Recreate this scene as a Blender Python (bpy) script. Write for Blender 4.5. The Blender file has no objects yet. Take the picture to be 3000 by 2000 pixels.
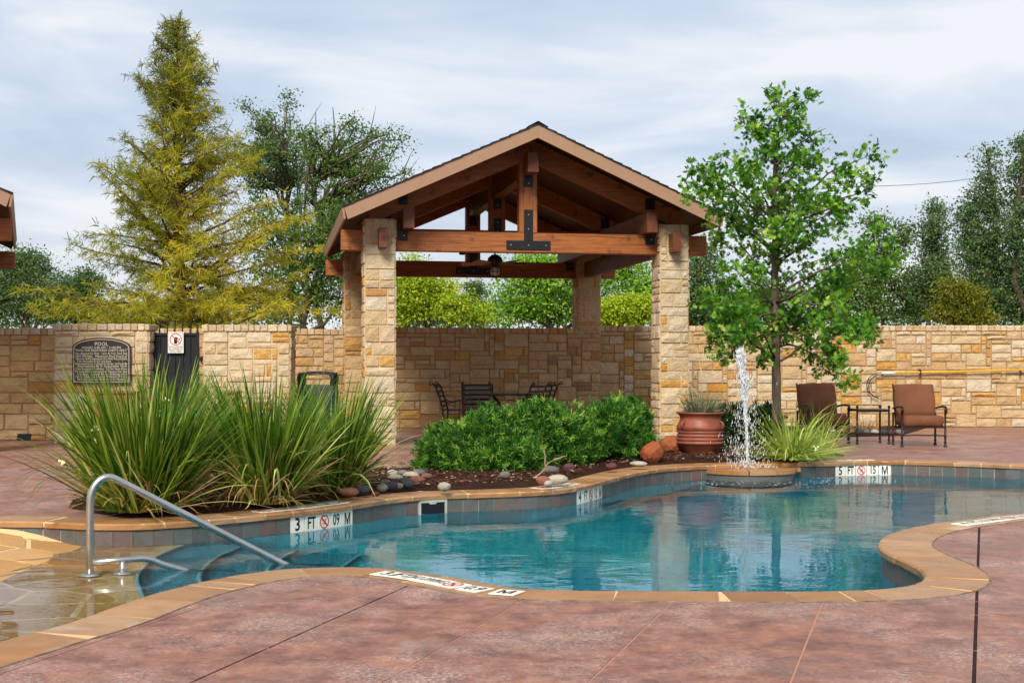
import bpy, bmesh, math, random
import numpy as np
from mathutils import Vector, Matrix
from mathutils.geometry import delaunay_2d_cdt

# ------------------------------------------------------------------ camera, sky, sun, exposure
scene = bpy.context.scene
F, CX, HZ, EYE = 3950.0, 1500.0, 1074.0, 1.2      # focal length (px of a 3000 px wide frame), centre, horizon row, eye height
cam_d = bpy.data.cameras.new("camera")
cam = bpy.data.objects.new("camera", cam_d)
scene.collection.objects.link(cam)
cam.location = (0, 0, EYE)
cam.rotation_euler = (math.radians(90), 0, 0)
cam_d.sensor_width = 36.0
cam_d.lens = 36.0 * F / 3000.0
cam_d.shift_y = (HZ - 1000.0) / 3000.0
cam_d.clip_start, cam_d.clip_end = 0.05, 3000.0
scene.camera = cam

SUN_EL, SUN_AZ = math.radians(40), math.radians(194)     # azimuth from +Y clockwise: behind the camera, a little to its left
world = bpy.data.worlds.new("World")
scene.world = world
world.use_nodes = True
wn, wl = world.node_tree.nodes, world.node_tree.links
wn.clear()
w_out = wn.new("ShaderNodeOutputWorld")
w_bg = wn.new("ShaderNodeBackground")
w_sky = wn.new("ShaderNodeTexSky")
w_sky.sky_type = 'NISHITA'
w_sky.sun_disc = False
w_sky.sun_elevation = SUN_EL
w_sky.sun_rotation = SUN_AZ
w_tc = wn.new("ShaderNodeTexCoord")
# overcast deck: streaky cloud layer over the clear sky, projected on a flat ceiling so it shrinks toward the horizon
w_sep = wn.new("ShaderNodeSeparateXYZ")
wl.new(w_tc.outputs["Generated"], w_sep.inputs[0])
w_add = wn.new("ShaderNodeMath"); w_add.operation = 'ADD'; w_add.inputs[1].default_value = 0.16
w_abs = wn.new("ShaderNodeMath"); w_abs.operation = 'ABSOLUTE'
wl.new(w_sep.outputs["Z"], w_abs.inputs[0]); wl.new(w_abs.outputs[0], w_add.inputs[0])
w_dx = wn.new("ShaderNodeMath"); w_dx.operation = 'DIVIDE'
w_dy = wn.new("ShaderNodeMath"); w_dy.operation = 'DIVIDE'
wl.new(w_sep.outputs["X"], w_dx.inputs[0]); wl.new(w_add.outputs[0], w_dx.inputs[1])
wl.new(w_sep.outputs["Y"], w_dy.inputs[0]); wl.new(w_add.outputs[0], w_dy.inputs[1])
w_cmb = wn.new("ShaderNodeCombineXYZ")
wl.new(w_dx.outputs[0], w_cmb.inputs[0]); wl.new(w_dy.outputs[0], w_cmb.inputs[1])
w_map = wn.new("ShaderNodeMapping")
w_map.inputs["Scale"].default_value = (0.85, 1.1, 1)
w_map.inputs["Rotation"].default_value = (0, 0, 0.22)
w_map.inputs["Location"].default_value = (2.2, 0.4, 0)
wl.new(w_cmb.outputs[0], w_map.inputs[0])
w_nz = wn.new("ShaderNodeTexNoise")
w_nz.inputs["Scale"].default_value = 1.45
w_nz.inputs["Detail"].default_value = 6
w_nz.inputs["Roughness"].default_value = 0.5
w_nz.inputs["Distortion"].default_value = 0.5
wl.new(w_map.outputs[0], w_nz.inputs["Vector"])
w_rp = wn.new("ShaderNodeValToRGB")
w_rp.color_ramp.elements[0].position = 0.37
w_rp.color_ramp.elements[0].color = (0.385, 0.45, 0.56, 1)
w_rp.color_ramp.elements[1].position = 0.62
w_rp.color_ramp.elements[1].color = (0.65, 0.665, 0.69, 1)
e = w_rp.color_ramp.elements.new(0.5); e.color = (0.48, 0.545, 0.64, 1)
wl.new(w_nz.outputs["Fac"], w_rp.inputs[0])
# paler toward the horizon, as the cloud deck recedes
w_hz = wn.new("ShaderNodeMapRange")
w_hz.inputs["From Min"].default_value = 0.0; w_hz.inputs["From Max"].default_value = 0.16
w_hz.inputs["To Min"].default_value = 0.75; w_hz.inputs["To Max"].default_value = 0.0
wl.new(w_abs.outputs[0], w_hz.inputs["Value"])
w_mh = wn.new("ShaderNodeMix"); w_mh.data_type = 'RGBA'
w_mh.inputs["B"].default_value = (0.62, 0.625, 0.63, 1)
wl.new(w_hz.outputs[0], w_mh.inputs["Factor"]); wl.new(w_rp.outputs[0], w_mh.inputs["A"])
w_gain = wn.new("ShaderNodeVectorMath"); w_gain.operation = 'SCALE'
w_gain.inputs["Scale"].default_value = 10.0
wl.new(w_mh.outputs["Result"], w_gain.inputs[0])
w_mix = wn.new("ShaderNodeMix"); w_mix.data_type = 'RGBA'
w_mix.inputs["Factor"].default_value = 0.93
wl.new(w_sky.outputs[0], w_mix.inputs["A"]); wl.new(w_gain.outputs[0], w_mix.inputs["B"])
wl.new(w_mix.outputs["Result"], w_bg.inputs["Color"])
w_bg.inputs["Strength"].default_value = 0.1
wl.new(w_bg.outputs[0], w_out.inputs["Surface"])

sun_d = bpy.data.lights.new("sun", 'SUN')
sun_d.energy = 3.5
sun_d.angle = math.radians(20)
sun_d.color = (1.0, 0.94, 0.84)
sun = bpy.data.objects.new("sun", sun_d)
scene.collection.objects.link(sun)
_sd = Vector((math.sin(SUN_AZ) * math.cos(SUN_EL), math.cos(SUN_AZ) * math.cos(SUN_EL), math.sin(SUN_EL)))
sun.rotation_euler = _sd.to_track_quat('Z', 'Y').to_euler()
sun.location = _sd * 60

scene.view_settings.view_transform = 'Standard'
scene.view_settings.look = 'None'
scene.view_settings.gamma = 1.0
scene.view_settings.exposure = 0.48
scene.cycles.use_denoising = True
scene.cycles.max_bounces = 8
scene.cycles.transparent_max_bounces = 12
scene.cycles.caustics_reflective = False
scene.cycles.caustics_refractive = True
scene.cycles.sample_clamp_indirect = 6.0

# ------------------------------------------------------------------ helpers
R = random.Random(7)
NR = np.random.default_rng(11)
COL = scene.collection.objects

def P(u, v, d):                       # frame position at a depth -> world point
    return Vector(((u - CX) * d / F, d, EYE - (v - HZ) * d / F))
def G(u, v, z=0.0):                   # frame position on a level plane -> world point
    d = (EYE - z) * F / (v - HZ)
    return Vector(((u - CX) * d / F, d, z))

def link(o, parent=None):
    COL.link(o)
    if parent is not None:
        o.parent = parent
    return o
def obj(name, me, mat=None, parent=None, loc=None, rz=0.0, kind=None, label=None):
    o = bpy.data.objects.new(name, me)
    if mat is not None and not me.materials:
        me.materials.append(mat)
    link(o, parent)
    if loc is not None:
        o.location = loc
    if rz:
        o.rotation_euler = (0, 0, rz)
    if kind:
        o["kind"] = kind
    if label:
        o["label"] = label
    return o
def thing(name, label, cat, loc=(0, 0, 0), rz=0.0, group=None):
    o = bpy.data.objects.new(name, None)
    o.empty_display_size = 0.1
    link(o)
    o.location = loc
    o.rotation_euler = (0, 0, rz)
    o["label"] = label; o["category"] = cat
    if group:
        o["group"] = group
    return o
def tag(o, label, cat, group=None):
    o["label"] = label; o["category"] = cat
    if group:
        o["group"] = group
    return o
def structure(o):
    o["kind"] = "structure"; return o
def copy_tree(o, parent=None, skip=()):
    c = o.copy(); COL.link(c); c.parent = parent
    for ch in list(o.children):
        if ch.name.split('.')[0] in skip:
            continue
        copy_tree(ch, c, skip)
    return c

class MB:
    """collects shapes into one mesh"""
    def __init__(s): s.v, s.f, s.sm = [], [], []
    def add(s, verts, faces, smooth=False):
        b = len(s.v); s.v += [tuple(x) for x in verts]
        s.f += [tuple(b + i for i in f) for f in faces]; s.sm += [smooth] * len(faces); return s
    def box(s, c, size, rz=0.0, bev=0.0, m=None):
        x, y, z = (k / 2 for k in size); cx, cy, cz = c
        if bev <= 0:
            vs = [(sx * x, sy * y, sz * z) for sz in (-1, 1) for sy in (-1, 1) for sx in (-1, 1)]
            fs = [(0, 2, 3, 1), (4, 5, 7, 6), (0, 1, 5, 4), (2, 6, 7, 3), (0, 4, 6, 2), (1, 3, 7, 5)]
        else:
            bm = bmesh.new(); bmesh.ops.create_cube(bm, size=1.0)
            for v in bm.verts: v.co = Vector((v.co.x * 2 * x, v.co.y * 2 * y, v.co.z * 2 * z))
            bmesh.ops.bevel(bm, geom=bm.edges[:], offset=bev, segments=1 if bev < 0.02 else 3, affect='EDGES', profile=0.5)
            bm.verts.index_update(); vs = [tuple(v.co) for v in bm.verts]; fs = [tuple(v.index for v in f.verts) for f in bm.faces]; bm.free()
        M = Matrix.Translation((cx, cy, cz)) @ Matrix.Rotation(rz, 4, 'Z')
        if m is not None: M = M @ m
        return s.add([M @ Vector(v) for v in vs], fs, smooth=bev >= 0.02)
    def tube(s, path, rad, n=8, caps=True, smooth=True):
        path = [Vector(p) for p in path]; k = len(path)
        rad = [rad] * k if isinstance(rad, (int, float)) else list(rad)
        T = []
        for i in range(k):
            t = path[min(i + 1, k - 1)] - path[max(i - 1, 0)]
            T.append(t.normalized() if t.length > 1e-9 else Vector((0, 0, 1)))
        up = Vector((0, 0, 1)) if abs(T[0].z) < 0.9 else Vector((1, 0, 0))
        nrm = (up - T[0] * up.dot(T[0])).normalized(); vs, fs = [], []
        for i in range(k):
            nrm = nrm - T[i] * nrm.dot(T[i]); nrm = nrm.normalized() if nrm.length > 1e-6 else T[i].orthogonal().normalized()
            b = T[i].cross(nrm)
            for j in range(n):
                a = 2 * math.pi * j / n
                vs.append(path[i] + (nrm * math.cos(a) + b * math.sin(a)) * rad[i])
        for i in range(k - 1):
            for j in range(n):
                j2 = (j + 1) % n
                fs.append((i * n + j, i * n + j2, (i + 1) * n + j2, (i + 1) * n + j))
        s.add(vs, fs, smooth)
        if caps:
            b = len(s.v) - len(vs)
            s.f += [tuple(b + j for j in reversed(range(n))), tuple(b + (k - 1) * n + j for j in range(n))]; s.sm += [False, False]
        return s
    def lathe(s, prof, n=24, c=(0, 0, 0), smooth=True):
        vs = [(c[0] + r * math.cos(2 * math.pi * j / n), c[1] + r * math.sin(2 * math.pi * j / n), c[2] + z) for r, z in prof for j in range(n)]
        fs = [(i * n + j, i * n + (j + 1) % n, (i + 1) * n + (j + 1) % n, (i + 1) * n + j) for i in range(len(prof) - 1) for j in range(n)]
        return s.add(vs, fs, smooth)
    def prism(s, poly, z0, z1):
        n = len(poly)
        vs = [(p[0], p[1], z0) for p in poly] + [(p[0], p[1], z1) for p in poly]
        fs = [tuple(range(n - 1, -1, -1)), tuple(range(n, 2 * n))] + [(i, (i + 1) % n, n + (i + 1) % n, n + i) for i in range(n)]
        return s.add(vs, fs)
    def extr(s, prof, axis, a, b):   # profile (p,q) swept along an axis: 'x': (a..b, p, q); 'y': (p, a..b, q)
        n = len(prof); mk = (lambda t, p: (t, p[0], p[1])) if axis == 'x' else (lambda t, p: (p[0], t, p[1]))
        vs = [mk(a, p) for p in prof] + [mk(b, p) for p in prof]
        fs = [tuple(range(n - 1, -1, -1)), tuple(range(n, 2 * n))] + [(i, (i + 1) % n, n + (i + 1) % n, n + i) for i in range(n)]
        return s.add(vs, fs)
    def mesh(s, name="mesh"):
        me = bpy.data.meshes.new(name); me.from_pydata(s.v, [], s.f); 
        me.polygons.foreach_set("use_smooth", s.sm); me.update()
        bm = bmesh.new(); bm.from_mesh(me); bmesh.ops.recalc_face_normals(bm, faces=bm.faces[:]); bm.to_mesh(me); bm.free()
        return me
    def build(s, name, mat, parent=None, loc=None, rz=0.0, kind=None, label=None):
        return obj(name, s.mesh(name), mat, parent, loc, rz, kind, label)

def fast_mesh(name, verts, faces, mat=None, tint=None, smooth=False):
    """verts (N,3) array, faces (M,k) array -> mesh, optional per-face tint"""
    me = bpy.data.meshes.new(name)
    verts = np.asarray(verts, dtype=np.float32); faces = np.asarray(faces, dtype=np.int32)
    m, k = faces.shape
    me.vertices.add(len(verts)); me.vertices.foreach_set("co", verts.ravel())
    me.loops.add(m * k); me.loops.foreach_set("vertex_index", faces.ravel())
    me.polygons.add(m); me.polygons.foreach_set("loop_start", np.arange(0, m * k, k, dtype=np.int32))
    if tint is not None:
        at = me.attributes.new("tint", 'FLOAT', 'FACE'); at.data.foreach_set("value", np.asarray(tint, dtype=np.float32))
    me.polygons.foreach_set("use_smooth", np.full(m, bool(smooth)))
    me.update(calc_edges=True); me.validate()
    if mat: me.materials.append(mat)
    return me

def text_mesh(txt, size, bold=0.0, align='CENTER', extrude=0.0):
    if txt == "M":                    # condensed capital with plain strokes
        h, w, s = size * 0.35, size * 0.30, size * 0.105
        out = [(-w, -h), (-w, h), (-w + s * 1.1, h), (0, -h * 0.25), (w - s * 1.1, h), (w, h), (w, -h), (w - s, -h), (w - s, h * 0.45), (s * 0.45, -h), (-s * 0.45, -h), (-w + s, h * 0.45), (-w + s, -h)]
        tri = [(0, 1, 12), (1, 11, 12), (1, 2, 11), (2, 3, 11), (3, 10, 11), (3, 9, 10), (3, 8, 9), (3, 4, 8), (4, 5, 8), (5, 7, 8), (5, 6, 7)]
        me = bpy.data.meshes.new("lettering"); me.from_pydata([(x, y, 0) for x, y in out], [], tri); me.update(); return me
    cu = bpy.data.curves.new("lettering", 'FONT'); cu.body = txt; cu.size = size
    cu.align_x = align; cu.align_y = 'CENTER'; cu.offset = bold; cu.extrude = extrude; cu.resolution_u = 2
    o = bpy.data.objects.new("lettering_tmp", cu); COL.link(o)
    bpy.context.view_layer.update()
    me = bpy.data.meshes.new_from_object(o.evaluated_get(bpy.context.evaluated_depsgraph_get()))
    bpy.data.objects.remove(o); bpy.data.curves.remove(cu); me.materials.clear()
    return me

def catmull(pts, closed=False, step=0.06):
    pts = [Vector((p[0], p[1])) for p in pts]; n = len(pts); out = []
    for i in range(n if closed else n - 1):
        g = (lambda k: pts[k % n]) if closed else (lambda k: pts[min(max(k, 0), n - 1)])
        p0, p1, p2, p3 = g(i - 1), g(i), g(i + 1), g(i + 2)
        m = max(2, int((p2 - p1).length / step))
        for j in range(m):
            t = j / m
            out.append(0.5 * ((2 * p1) + (p2 - p0) * t + (2 * p0 - 5 * p1 + 4 * p2 - p3) * t * t + (3 * p1 - p0 - 3 * p2 + p3) * t ** 3))
    if not closed: out.append(pts[-1])
    return out
class Curve2:
    """arc-length parametrised polyline"""
    def __init__(s, pts):
        s.p = np.array([(q[0], q[1]) for q in pts]); seg = np.linalg.norm(np.diff(s.p, axis=0), axis=1)
        s.s = np.concatenate([[0], np.cumsum(seg)]); s.L = s.s[-1]
    def at(s, t):
        return Vector((float(np.interp(t, s.s, s.p[:, 0])), float(np.interp(t, s.s, s.p[:, 1]))))
    def tan(s, t, e=0.06):
        a, b = s.at(max(0, t - e)), s.at(min(s.L, t + e)); return (b - a).normalized()
    def nor(s, t, e=0.06):               # left of travel
        k = s.tan(t, e); return Vector((-k.y, k.x))
    def off(s, t, d, e=0.06):
        return s.at(t) + s.nor(t, e) * d
    def near(s, q):
        return float(s.s[int(np.argmin(np.hypot(s.p[:, 0] - q[0], s.p[:, 1] - q[1])))])

def inside(px, py, poly):
    poly = np.asarray([(q[0], q[1]) for q in poly]); x1, y1 = poly[:, 0], poly[:, 1]; x2, y2 = np.roll(x1, -1), np.roll(y1, -1)
    px = np.asarray(px)[:, None]; py = np.asarray(py)[:, None]
    c = ((y1 > py) != (y2 > py)) & (px < (x2 - x1) * (py - y1) / (np.where(y2 == y1, 1e-12, y2 - y1)) + x1)
    return c.sum(1) % 2 == 1
def cdt(loops, segs=(), pts=()):
    vs, es = [], []
    for L in loops:
        b = len(vs); vs += [Vector((q[0], q[1])) for q in L]; es += [(b + i, b + (i + 1) % len(L)) for i in range(len(L))]
    for a, c in segs:
        b = len(vs); vs += [Vector(a), Vector(c)]; es.append((b, b + 1))
    vs += [Vector((q[0], q[1])) for q in pts]
    r = delaunay_2d_cdt(vs, es, [], 0, 1e-5)
    V = np.array([(v.x, v.y) for v in r[0]]); T = np.array([tuple(f) for f in r[2] if len(f) == 3])
    return V, T, V[T].mean(axis=1)
def ashlar(W, H, cw, ch, sizes, rng):
    nx, ny = max(1, round(W / cw)), max(1, round(H / ch)); cw, ch = W / nx, H / ny
    g = [[0] * nx for _ in range(ny)]; out = []
    for j in range(ny):
        for i in range(nx):
            if g[j][i]: continue
            opts = [s for s in sizes]; rng.shuffle(opts)
            for (w, h) in opts + [(2, 1), (1, 2), (1, 1)]:
                if i + w > nx or j + h > ny: continue
                if nx - (i + w) == 1 and w + 1 <= 7: w += 1
                if any(g[jj][ii] for jj in range(j, j + h) for ii in range(i, i + w)): continue
                for jj in range(j, j + h):
                    for ii in range(i, i + w): g[jj][ii] = 1
                out.append((i * cw, j * ch, w * cw, h * ch)); break
    return out

# ------------------------------------------------------------------ materials
def srgb(r, g, b):
    return tuple(((c / 255) / 12.92 if c / 255 <= 0.04045 else ((c / 255 + 0.055) / 1.055) ** 2.4) for c in (r, g, b)) + (1,)
class Mat:
    def __init__(s, name, rough=0.7, spec=0.3, metal=0.0):
        s.m = bpy.data.materials.new(name); s.m.use_nodes = True; s.t = s.m.node_tree; s.n = s.t.nodes
        s.b = s.n["Principled BSDF"]; s.out = s.n["Material Output"]
        s.b.inputs["Roughness"].default_value = rough; s.b.inputs["Specular IOR Level"].default_value = spec
        s.b.inputs["Metallic"].default_value = metal; s._c = None
    def l(s, a, b): s.t.links.new(a, b)
    def coord(s, per_object=False):
        if s._c is None:
            tc = s.n.new("ShaderNodeTexCoord"); s._c = tc.outputs["Object"]
            if per_object:
                oi = s.n.new("ShaderNodeObjectInfo"); mu = s.n.new("ShaderNodeMath"); mu.operation = 'MULTIPLY'; mu.inputs[1].default_value = 57.0
                s.l(oi.outputs["Random"], mu.inputs[0]); ad = s.n.new("ShaderNodeVectorMath"); ad.operation = 'ADD'
                s.l(s._c, ad.inputs[0]); s.l(mu.outputs[0], ad.inputs[1]); s._c = ad.outputs[0]
        return s._c
    def noise(s, scale, detail=4, rough=0.55, stretch=None, dist=0.0):
        nz = s.n.new("ShaderNodeTexNoise"); nz.inputs["Scale"].default_value = scale; nz.inputs["Detail"].default_value = detail
        nz.inputs["Roughness"].default_value = rough; nz.inputs["Distortion"].default_value = dist
        c = s.coord()
        if stretch:
            mp = s.n.new("ShaderNodeMapping"); mp.inputs["Scale"].default_value = stretch; s.l(c, mp.inputs[0]); c = mp.outputs[0]
        s.l(c, nz.inputs["Vector"]); return nz.outputs["Fac"]
    def ramp(s, fac, stops):
        r = s.n.new("ShaderNodeValToRGB"); el = r.color_ramp.elements
        while len(el) < len(stops): el.new(0.5)
        for k, (p, c) in enumerate(stops):
            el[k].position = p; el[k].color = c if len(c) == 4 else tuple(c) + (1,)
        s.l(fac, r.inputs[0]); return r.outputs[0]
    def mix(s, fac, a, b, mode='MIX'):
        m = s.n.new("ShaderNodeMix"); m.data_type = 'RGBA'; m.blend_type = mode
        for sock, val in (("Factor", fac), ("A", a), ("B", b)):
            if hasattr(val, "links"): s.l(val, m.inputs[sock])
            else: m.inputs[sock].default_value = val
        return m.outputs["Result"]
    def math(s, op, a, b=0.0):
        m = s.n.new("ShaderNodeMath"); m.operation = op
        for i, val in enumerate((a, b)):
            if hasattr(val, "links"): s.l(val, m.inputs[i])
            else: m.inputs[i].default_value = val
        return m.outputs[0]
    def rnd(s):
        return s.n.new("ShaderNodeObjectInfo").outputs["Random"]
    def color(s, c):
        if hasattr(c, "links"): s.l(c, s.b.inputs["Base Color"])
        else: s.b.inputs["Base Color"].default_value = c
        return s
    def bump(s, h, strength=0.4, dist=0.02):
        b = s.n.new("ShaderNodeBump"); b.inputs["Strength"].default_value = strength; b.inputs["Distance"].default_value = dist
        s.l(h, b.inputs["Height"]); s.l(b.outputs[0], s.b.inputs["Normal"]); return s

def plain(name, c, rough=0.6, spec=0.3, metal=0.0, var=0.12, scale=14, bump=0.0):
    m = Mat(name, rough, spec, metal); nz = m.noise(scale, 4)
    m.color(m.ramp(nz, [(0.3, tuple(x * (1 - var) for x in c[:3])), (0.7, tuple(min(1, x * (1 + var)) for x in c[:3]))]))
    if bump: m.bump(nz, bump, 0.01)
    return m.m

def stone_mat(name, stops, vein=0.0, stain=0.25):
    m = Mat(name, 0.85, 0.2); m.coord(True)
    base = m.ramp(m.rnd(), stops)
    cl = m.noise(5.0, 6, 0.6)
    c = m.mix(0.55, base, m.ramp(cl, [(0.3, (0.55, 0.55, 0.55)), (0.7, (1.0, 1.0, 1.0))]), 'MULTIPLY')
    if vein:
        v = m.noise(7.0, 6, 0.65, dist=1.6)
        c = m.mix(m.ramp(v, [(0.42, (0, 0, 0)), (0.56, (vein, vein, vein))]), c, srgb(196, 134, 52))
    if stain:
        g = m.noise(2.2, 6, 0.62, (1, 1, 0.5))
        c = m.mix(m.ramp(g, [(0.55, (0, 0, 0)), (0.8, (stain,) * 3)]), c, (0.05, 0.045, 0.04, 1))
    m.color(c)
    m.bump(m.noise(16.0, 7, 0.72), 1.0, 0.05)
    return m.m
CREAM = [(0.0, srgb(218, 196, 158)), (0.25, srgb(226, 208, 174)), (0.5, srgb(212, 186, 142)), (0.75, srgb(222, 205, 178)), (1.0, srgb(206, 176, 130))]
TAN = [(0.0, srgb(210, 174, 124)), (0.3, srgb(214, 184, 140)), (0.6, srgb(204, 166, 114)), (0.8, srgb(210, 180, 140)), (1.0, srgb(198, 158, 106))]
M_cream = stone_mat("cream_limestone", CREAM, 0.0, 0.12)
M_tan = stone_mat("tan_limestone", TAN, 0.0, 0.35)
M_gold = stone_mat("gold_limestone", [(0, srgb(218, 184, 118)), (0.5, srgb(214, 172, 100)), (1, srgb(206, 150, 70))], 0.6, 0.08)
M_amber = stone_mat("amber_limestone", [(0, srgb(198, 158, 108)), (0.5, srgb(200, 156, 102)), (1, srgb(192, 144, 88))], 0.45, 0.2)
M_brown = stone_mat("brown_limestone", [(0, srgb(166, 132, 98)), (1, srgb(172, 134, 96))], 0.0, 0.5)
M_mortar = plain("mortar", srgb(196, 170, 132), 0.95, 0.1, var=0.12, scale=20)
M_mortar_dark = plain("wall_mortar", srgb(164, 134, 100), 0.95, 0.1, var=0.2, scale=9)

def wood_mat(name, c1, c2, grain=(1, 1, 1), rough=0.5):
    m = Mat(name, rough, 0.35); m.coord(True)
    g = m.noise(9.0, 6, 0.65, grain, 0.4)
    k = m.noise(6.0, 3, 0.5)
    c = m.ramp(g, [(0.28, c1), (0.5, tuple((a + b) / 2 for a, b in zip(c1, c2))), (0.72, c2)])
    c = m.mix(m.ramp(k, [(0.60, (0, 0, 0)), (0.74, (0.75,) * 3)]), c, tuple(x * 0.3 for x in c1[:3]) + (1,))
    m.color(c); m.bump(g, 0.25, 0.006)
    return m.m
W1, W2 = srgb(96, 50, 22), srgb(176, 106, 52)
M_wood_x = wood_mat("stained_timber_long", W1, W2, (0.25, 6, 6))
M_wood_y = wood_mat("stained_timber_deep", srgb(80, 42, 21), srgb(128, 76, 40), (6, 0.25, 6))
M_wood_z = wood_mat("stained_timber_post", W1, W2, (6, 6, 0.25))
M_endgrain = wood_mat("timber_end_grain", srgb(78, 38, 24), srgb(116, 64, 44), (5, 5, 1.2), 0.6)
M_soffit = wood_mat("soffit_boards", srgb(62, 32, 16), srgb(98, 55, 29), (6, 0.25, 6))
M_fascia = plain("tan_fascia_paint", srgb(152, 119, 95), 0.6, 0.3, var=0.04, scale=6)
M_drip = plain("drip_edge_metal", srgb(170, 172, 170), 0.35, 0.5, 0.6, var=0.04)
M_shingle = plain("charcoal_shingle", srgb(44, 46, 50), 0.9, 0.15, var=0.35, scale=30, bump=0.4)
M_plate = plain("black_steel_plate", srgb(24, 25, 28), 0.45, 0.4, 0.2, var=0.2, scale=18)
M_bolt = plain("bolt_steel", srgb(190, 190, 186), 0.35, 0.5, 0.7, var=0.05)
M_iron = plain("dark_iron", srgb(36, 28, 26), 0.45, 0.4, 0.35, var=0.25, scale=40)
M_black = plain("black_paint", srgb(16, 18, 24), 0.55, 0.3, var=0.15)
M_steel = plain("stainless_steel", srgb(190, 188, 182), 0.28, 0.5, 1.0, var=0.12, scale=5)
M_white = plain("white_plastic", srgb(214, 212, 202), 0.45, 0.4, var=0.03)
M_mark = plain("marker_tile_white", srgb(232, 228, 214), 0.3, 0.4, var=0.05, scale=25)
M_ink = plain("marker_ink", srgb(14, 22, 28), 0.4, 0.3, var=0.05)
M_red = plain("sign_red", srgb(196, 22, 40), 0.4, 0.3, var=0.04)
M_cushion = Mat("rust_brown_fabric", 0.95, 0.1)
_w = M_cushion.noise(120, 2, 0.6, (1, 1, 3)); _w2 = M_cushion.noise(5, 4)
M_cushion.color(M_cushion.mix(0.5, M_cushion.ramp(_w, [(0.3, srgb(100, 64, 46)), (0.7, srgb(124, 82, 61))]), M_cushion.ramp(_w2, [(0.3, srgb(98, 62, 45)), (0.7, srgb(122, 80, 59))])))
M_cushion.bump(_w2, 0.35, 0.03); M_cushion = M_cushion.m
def leaf_mat(name, stops, trans=0.35, rough=0.55):
    m = Mat(name, rough, 0.25); at = m.n.new("ShaderNodeAttribute"); at.attribute_name = "tint"
    c = m.ramp(at.outputs["Fac"], stops); m.color(c)
    tr = m.n.new("ShaderNodeBsdfTranslucent"); mx = m.n.new("ShaderNodeMixShader"); mx.inputs[0].default_value = trans
    m.l(c, tr.inputs["Color"]); m.l(m.b.outputs[0], mx.inputs[1]); m.l(tr.outputs[0], mx.inputs[2]); m.l(mx.outputs[0], m.out.inputs["Surface"])
    return m.m
M_bark = Mat("rough_bark", 0.95, 0.1); _b = M_bark.noise(14, 6, 0.7, (1, 1, 0.25))
M_bark.color(M_bark.ramp(_b, [(0.3, srgb(52, 42, 34)), (0.7, srgb(112, 98, 84))])).bump(_b, 0.8, 0.03); M_bark = M_bark.m
M_bark_red = Mat("cypress_bark", 0.95, 0.1); _b = M_bark_red.noise(14, 6, 0.7, (1, 1, 0.2))
M_bark_red.color(M_bark_red.ramp(_b, [(0.3, srgb(70, 46, 34)), (0.7, srgb(128, 92, 70))])).bump(_b, 0.8, 0.03); M_bark_red = M_bark_red.m
# ------------------------------------------------------------------ pool outline (lip of the coping, level z = 0)
WATER = -0.178
far_px = [(0,1525.8),(130,1525.8),(180,1529),(268,1534),(352,1535),(524,1529.6),(631,1519.5),(746,1509),(825,1501),(935,1491),(1065,1473),(1136,1458.5),
          (1236,1448.5),(1366,1444),(1452,1442),(1537,1439),(1623,1434.7),(1692,1427),(1753,1412),(1807,1396),(1851,1383),(1925,1370),(2022,1362.5),(2190,1358.5),
          (2333,1356.6),(2433,1354),(2514,1350),(2601,1349),(2693,1351.5),(2787,1354.5),(2907,1358),(3000,1361.7)]
near_px = [(3000,1502),(2846,1516),(2718,1533.7),(2642,1548),(2596,1563),(2570,1581),(2567,1596.5),(2583,1614),(2637,1637),(2693,1660),(2716,1683),(2703,1701),
           (2662,1715),(2596,1723),(2489,1728),(2361,1730.6),(2106,1729.6),(1800,1728),(1567,1725.5),(1491,1719),(1414,1705),(1353,1692),(1261,1677),(1159,1664),
           (1057,1657.6),(904,1659),(802,1667),(638,1688),(439,1734),(325,1778),(260,1803),(153,1836),(38,1864.5)]
def sm(L, k=2):                       # light smoothing of the traced edge
    L = [Vector((q.x, q.y)) for q in L]
    for _ in range(k):
        L = [L[0]] + [(L[i - 1] + 2 * L[i] + L[i + 1]) / 4 for i in range(1, len(L) - 1)] + [L[-1]]
    return L
far_w = [Vector((-6.2, 10.55)), Vector((-5.2, 10.55))] + sm([G(*q) for q in far_px], 1) + [Vector((7.6, 16.3)), Vector((9.2, 15.4)), Vector((9.3, 14.1))]
near_w = [Vector((8.2, 13.2)), Vector((6.4, 12.1))] + sm([G(*q) for q in near_px], 1) + [Vector((-2.42, 5.4)), Vector((-2.75, 4.6)), Vector((-3.2, 3.9))]
loop_c = catmull(far_w + near_w, step=0.05)
LIP = Curve2(loop_c)
S_FAR0 = LIP.near((-5.2, 10.55)); S_END = LIP.L
lip_poly = [Vector((q[0], q[1])) for q in LIP.p[::2]] + [Vector((-4.6, 3.4)), Vector((-6.2, 3.6))]
CW = 0.36
out_poly = [LIP.off(t, CW, 0.25) for t in np.arange(0, LIP.L, 0.1)] + [Vector((-4.6, 3.4)), Vector((-6.2, 3.6))]

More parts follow.
